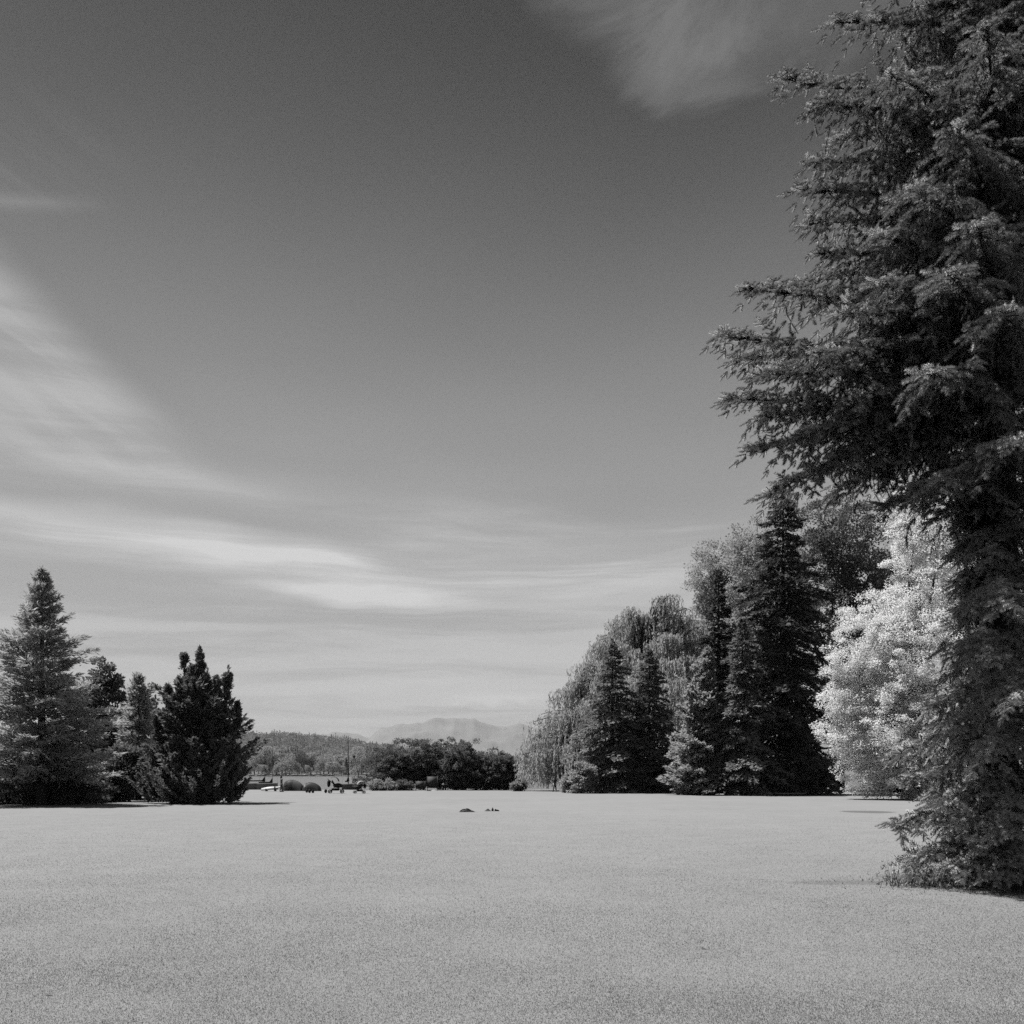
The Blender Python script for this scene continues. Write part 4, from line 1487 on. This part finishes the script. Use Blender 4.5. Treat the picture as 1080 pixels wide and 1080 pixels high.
# leaning pole with a knob
Y = 128.0
root = empty('pole', (GX(384, Y), Y, -1.2), 'thin dark pole leaning left, with a knob on top, left of the pale hedge', 'pole')
mb = MB()
a, b_ = np.array((GX(384, Y), Y, -1.3)), P(373.5, 798, Y)
mb.tube(np.array((a, b_)), (0.045, 0.03), 8)
mb.build('shaft', M_metal, root)
mb = MB()
mb.blob(b_, (0.16, 0.16, 0.18), 0.1, 4)
mb.build('knob', M_black, root, smooth=True)

# stroller with a canopy
def stroller(px, Yd, s, label, pale_top, rz):
    root = empty('stroller', (GX(px, Yd), Yd, 0), label, 'stroller', 'strollers on the lawn edge', rz)
    M = Matrix.LocRotScale(root.location, root.rotation_euler, (s, s, s))
    def add_part(name, mb, mat, smooth=True, parent=root):
        V = np.concatenate(mb.v)
        mb.v = [V * s]
        o = bpy.data.objects.new(name, mb.mesh(name, mat, smooth))
        COL.objects.link(o)
        o.parent = parent
        return o
    mb = MB()
    for y_ in (-0.24, 0.24):
        mb.tube(np.array(((-0.42, y_, 0.14), (0.38, y_, 0.85), (0.60, y_, 1.03))), 0.016, 6)
        mb.tube(np.array(((0.42, y_, 0.14), (-0.10, y_, 0.62), (-0.22, y_, 0.72))), 0.016, 6)
    mb.tube(np.array(((0.60, -0.24, 1.03), (0.60, 0.24, 1.03))), 0.018, 6)
    mb.tube(np.array(((0.42, -0.24, 0.14), (0.42, 0.24, 0.14))), 0.014, 6)
    add_part('frame', mb, M_metal)
    for x_ in (-0.42, 0.42):
        for y_ in (-0.27, 0.27):
            mb = MB()
            th = np.linspace(0, 2 * math.pi, 18)
            mb.tube(np.stack((x_ + 0.115 * np.cos(th), np.full(18, y_), 0.14 + 0.115 * np.sin(th)), -1), 0.025, 6, False)
            mb.tube(np.array(((x_, y_ - 0.03, 0.14), (x_, y_ + 0.03, 0.14))), 0.035, 8)
            for a in np.linspace(0, math.pi, 4)[:-1]:
                c_, s_ = math.cos(a) * 0.11, math.sin(a) * 0.11
                mb.tube(np.array(((x_ - c_, y_, 0.14 - s_), (x_ + c_, y_, 0.14 + s_))), 0.006, 4)
            add_part('wheel', mb, M_black)
    mb = MB()
    mb.grid(np.array([(x_, y_, z_) for (x_, z_) in ((-0.42, 0.46), (-0.2, 0.45), (0.05, 0.46), (0.18, 0.6), (0.30, 0.9)) for y_ in (-0.22, -0.1, 0.1, 0.22)]), 5, 4)
    for y_ in (-0.22, 0.22):
        mb.grid(np.array([(x_, y_, z_ + dz_) for (x_, z_) in ((-0.42, 0.46), (-0.1, 0.45), (0.1, 0.5), (0.28, 0.8)) for dz_ in (0, 0.16)]), 4, 2)
    add_part('seat', mb, M_black)
    mb = MB()
    V = []
    for a in np.linspace(R(10), R(125), 9):
        for y_ in np.linspace(-0.25, 0.25, 7):
            rr = 0.42 * (1 - 0.5 * (abs(y_) / 0.25) ** 4 * 0.3)
            V.append((0.16 - rr * math.cos(a) * 0.95, y_, 0.78 + rr * math.sin(a)))
    mb.grid(np.array(V), 9, 7)
    add_part('canopy', mb, pale_top)
    mb = MB()
    mb.box((0.05, 0, 0.28), (0.5, 0.4, 0.16))
    add_part('basket', mb, M_dark_cloth, False)
    mb = MB()
    mb.blob((-0.12, 0, 0.56), (0.34, 0.20, 0.17), 0.08, 5)
    add_part('footmuff', mb, M_black)
    mb = MB()
    mb.blob((0.52, 0, 0.70), (0.13, 0.20, 0.24), 0.08, 6)
    add_part('hanging_bag', mb, M_dark_cloth)
    return root


stroller(354.5, 96.0, 1.36, 'black stroller with a grey canopy in front of the thick black mast', M_grey_cloth, R(185))
stroller(379, 95.5, 1.02, 'small stroller with a pale canopy left of the pale hedge', M_pale_cloth, R(20))


# bags and clothes on the grass
def rucksack(px, Yd, s, label, mat, group=None, rz=0.0, lying=False):
    root = empty('rucksack', (GX(px, Yd), Yd, 0), label, 'bag', group, rz)
    def part(name, mb, m_):
        o = bpy.data.objects.new(name, mb.mesh(name, m_, True))
        COL.objects.link(o)
        o.parent = root
        if lying:
            o.rotation_euler = (R(78), 0, 0)
            o.location = (0, 0, 0.13 * s)
    mb = MB()
    mb.blob((0, 0, 0.23 * s), (0.17 * s, 0.12 * s, 0.235 * s), 0.10, 4, 12, 16)
    part('pack', mb, mat)
    mb = MB()
    mb.blob((0, -0.12 * s, 0.16 * s), (0.12 * s, 0.05 * s, 0.10 * s), 0.08, 6)
    part('front_pocket', mb, mat)
    for x_ in (-0.08, 0.08):
        mb = MB()
        mb.tube(np.array(((x_, 0.09, 0.40), (x_, 0.17, 0.30), (x_, 0.16, 0.15), (x_, 0.10, 0.06))) * s, 0.014 * s, 6)
        part('strap', mb, M_black)
    mb = MB()
    mb.tube(np.array(((-0.04, 0.02, 0.455), (-0.03, 0.02, 0.50), (0.03, 0.02, 0.50), (0.04, 0.02, 0.455))) * s, 0.010 * s, 6)
    part('handle', mb, M_black)
    return root


rucksack(323.5, 99.0, 0.75, 'small dark bag standing before the smaller tent, leftmost of three', M_dark_cloth, 'bags in front of the smaller tent', R(20))
rucksack(326.5, 97.5, 0.85, 'dark bag standing before the smaller tent, middle one of three', M_black, 'bags in front of the smaller tent', R(-30))
rucksack(330, 97.0, 0.75, 'dark bag standing before the smaller tent, rightmost of three', M_dark_cloth, 'bags in front of the smaller tent', R(50))
rucksack(343.5, 97.0, 0.85, 'lone upright dark bag between the smaller tent and the stroller', M_dark_cloth, None, R(10))


def clothes_heap(px, Yd, w_, h_, label, mat, seed, cat='clothes'):
    g = np.random.default_rng(seed)
    mb = MB()
    nu, nv = 26, 20
    u = np.linspace(-1, 1, nu)
    v = np.linspace(-1, 1, nv)
    U, Vv = np.meshgrid(u, v, indexing='ij')
    r_ = np.sqrt(U ** 2 + Vv ** 2)
    ridge = np.clip(1 - r_ ** 2, 0, 1) ** 0.8
    k = hash_noise(U * 3, Vv * 3, seed, 3, 1.6)
    Zz = h_ * ridge * (0.75 + 0.35 * k) * (1 + 0.6 * np.exp(-((U - 0.0) / 0.35) ** 2))
    x_ = GX(px, Yd) + U * w_ / 2 * (1 + 0.1 * k)
    y_ = Yd + Vv * w_ * 0.35
    root = empty('clothes_heap', (GX(px, Yd), Yd, 0), label, cat)
    mb.grid(np.stack((x_, y_, np.maximum(Zz, 0.006)), -1).reshape(-1, 3), nu, nv)
    mb.build('cloth', mat, root, smooth=True)
    return root


Y = 49.5
r1 = clothes_heap(492.5, Y, 0.80, 0.115, 'black heap of clothes with a pale fold on the lawn, left of two', M_black, 8)
mb = MB()
u = np.linspace(0, 1, 8)
mb.tube(np.stack((GX(485.5, Y) + u * 0.26, Y - 0.20 + 0 * u, 0.05 + 0.10 * np.sin(u * 2.2)), -1), 0.028, 8)
mb.build('pale_fold', M_pale_cloth, r1, smooth=True)
Y = 50.5
r2 = clothes_heap(514.5, Y, 0.34, 0.10, 'small crumpled grey jacket on the lawn right of the black heap', M_grey_cloth, 9)
root = empty('water_bottle', (GX(519.5, Y), Y, 0), 'dark upright bottle between the crumpled jacket and the black shoe', 'bottle')
mb = MB()
x_ = GX(519.5, Y)
mb.tube(np.array(((x_, Y, 0.0), (x_, Y, 0.11), (x_, Y, 0.14), (x_, Y, 0.155))), (0.055, 0.055, 0.036, 0.02), 12)
mb.build('flask', M_grey_cloth, root, smooth=True)
mb = MB()
mb.tube(np.array(((x_, Y, 0.155), (x_, Y, 0.18))), 0.024, 10)
mb.build('cap', M_black, root)
root = empty('shoe', (GX(524, Y), Y, 0), 'black shoe lying at the right end of the things on the lawn', 'shoe')
x_ = GX(524, Y)
mb = MB()
mb.blob((x_, Y, 0.01), (0.125, 0.055, 0.07), 0.04, 2, flat_bottom=True)
mb.blob((x_ - 0.065, Y, 0.03), (0.055, 0.048, 0.085), 0.03, 3, flat_bottom=True)
mb.build('upper', M_black, root, smooth=True)
mb = MB()
mb.box((x_, Y, 0.008), (0.26, 0.10, 0.016))
mb.build('sole', M_dark_cloth, root)

# towel and things before the thicket
Y = 110.5
r3 = clothes_heap(457.5, Y, 0.75, 0.10, 'pale crumpled towel at the foot of the lakeside thicket', M_pale_cloth, 10, 'towel')
r4 = clothes_heap(452.5, Y - 1, 0.55, 0.09, 'small dark coat beside the pale towel before the thicket', M_dark_cloth, 12)

# grey boards in the shade of the thicket
def board(px, Yd, wpx, hpx, label, seed):
    k = Yd / F
    W, H = wpx * k, hpx * k
    root = empty('notice_board', (GX(px, Yd), Yd, 0), label, 'board', 'boards in the shade of the thicket')
    x_ = GX(px, Yd)
    mb = MB()
    mb.box((x_, Yd, H * 0.58), (W, 0.05, H * 0.80))
    mb.build('panel', solid('grey_board', 0.14, 0.7, 0.15, 2), root)
    for s in (-1, 1):
        mb = MB()
        mb.box((x_ + s * (W / 2 + 0.035), Yd, H * 0.5), (0.07, 0.07, H))
        mb.build('post', solid('post_wood', 0.15), root)
    return root


board(443.5, 112.0, 9, 10, 'lower square grey board in the shade of the thicket', 1)
board(456, 112.3, 10, 15, 'taller grey board right of the square one, in the shade of the thicket', 2)

# low stone slab before the tallest spruce
root = empty('stone_bench', (GX(833, 87.5) if False else GX(833, 85.5), 85.5, 0), 'low pale stone bench before the bushes under the tallest spruce', 'bench')
x_ = root.location[0]
mb = MB()
mb.box((x_, 85.5, 0.20), (2.6, 0.45, 0.10))
mb.build('slab', solid('pale_stone', 0.45, 0.8, 0.2, 3), root)
for s in (-1, 1):
    mb = MB()
    mb.box((x_ + s * 0.95, 85.5, 0.075), (0.28, 0.38, 0.15))
    mb.build('block', solid('dark_stone', 0.15, 0.9, 0.2, 3), root)

# dry leaves scattered on the near lawn
mbl = MB()
u = np.linspace(-1, 1, 7)
mbl.grid(np.array([(0.055 * a, 0.030 * (1 - a * a) ** 0.6 * b + 0.001, 0.012 + 0.004 * a * a + 0.004 * abs(b)) for a in u * 0.98 for b in (-1, -0.4, 0.4, 1)]), 7, 4)
me_leaf = mbl.mesh('fallen_leaf', solid('dry_leaf', 0.04, 0.8, 0.3, 40))
g = np.random.default_rng(52)
for (px, py) in ((52, 1050), (583, 982), (741, 1001), (890, 957), (500, 962)):
    o = bpy.data.objects.new('fallen_leaf', me_leaf)
    COL.objects.link(o)
    Yd = 1995.0 / (py - 816.0)
    o.location = (GX(px, Yd), Yd, 0.004)
    o.rotation_euler = (g.uniform(-0.25, 0.25), g.uniform(-0.25, 0.25), g.uniform(0, 6.28))
    s_ = g.uniform(0.55, 0.8)
    o.scale = (s_, s_, s_)
    tag(o, 'small dark dry leaf lying on the near lawn', 'leaf', 'dry leaves on the lawn')

# boats far across the lake
mbh = MB()
nu, nv = 10, 7
V = []
for i in range(nu):
    s = i / (nu - 1)
    bw = 0.9 * math.sin(math.pi * (0.2 + 0.8 * s)) ** 0.7 if s < 1 else 0.0
    for jn in range(nv):
        a = math.pi * jn / (nv - 1)
        V.append((-3 + 6 * s, -bw * math.cos(a), 0.85 + 0.2 * s - 0.9 * math.sin(a)))
mbh.grid(np.array(V), nu, nv)
mbh.grid(np.array([(-3 + 6 * i / 9, bw_ * (0.9 * math.sin(math.pi * (0.2 + 0.8 * i / 9)) ** 0.7 if i < 9 else 0), 0.84 + 0.2 * i / 9) for i in range(10) for bw_ in (-1, 0, 1)]), 10, 3)
mbh.box((-0.3, 0, 1.25), (2.0, 1.2, 0.8))
me_far = mbh.mesh('motorboat', solid('white_boat', 0.75, 0.4, 0.05))
g = np.random.default_rng(3)
for px in (266, 274, 279, 290, 296, 303, 310, 316, 321, 330, 341, 346, 350, 552):
    o = bpy.data.objects.new('motorboat', me_far)
    COL.objects.link(o)
    Yd = 1040 + g.uniform(-4, 4)
    o.location = (GX(px + g.uniform(-1, 1), Yd), Yd, LAKE_Z)
    o.rotation_euler = (0, 0, g.uniform(-0.4, 0.4) + (math.pi if g.random() < 0.5 else 0))
    tag(o, 'tiny white boat moored in the row at the far lake shore', 'boat', 'white boats at the far shore')
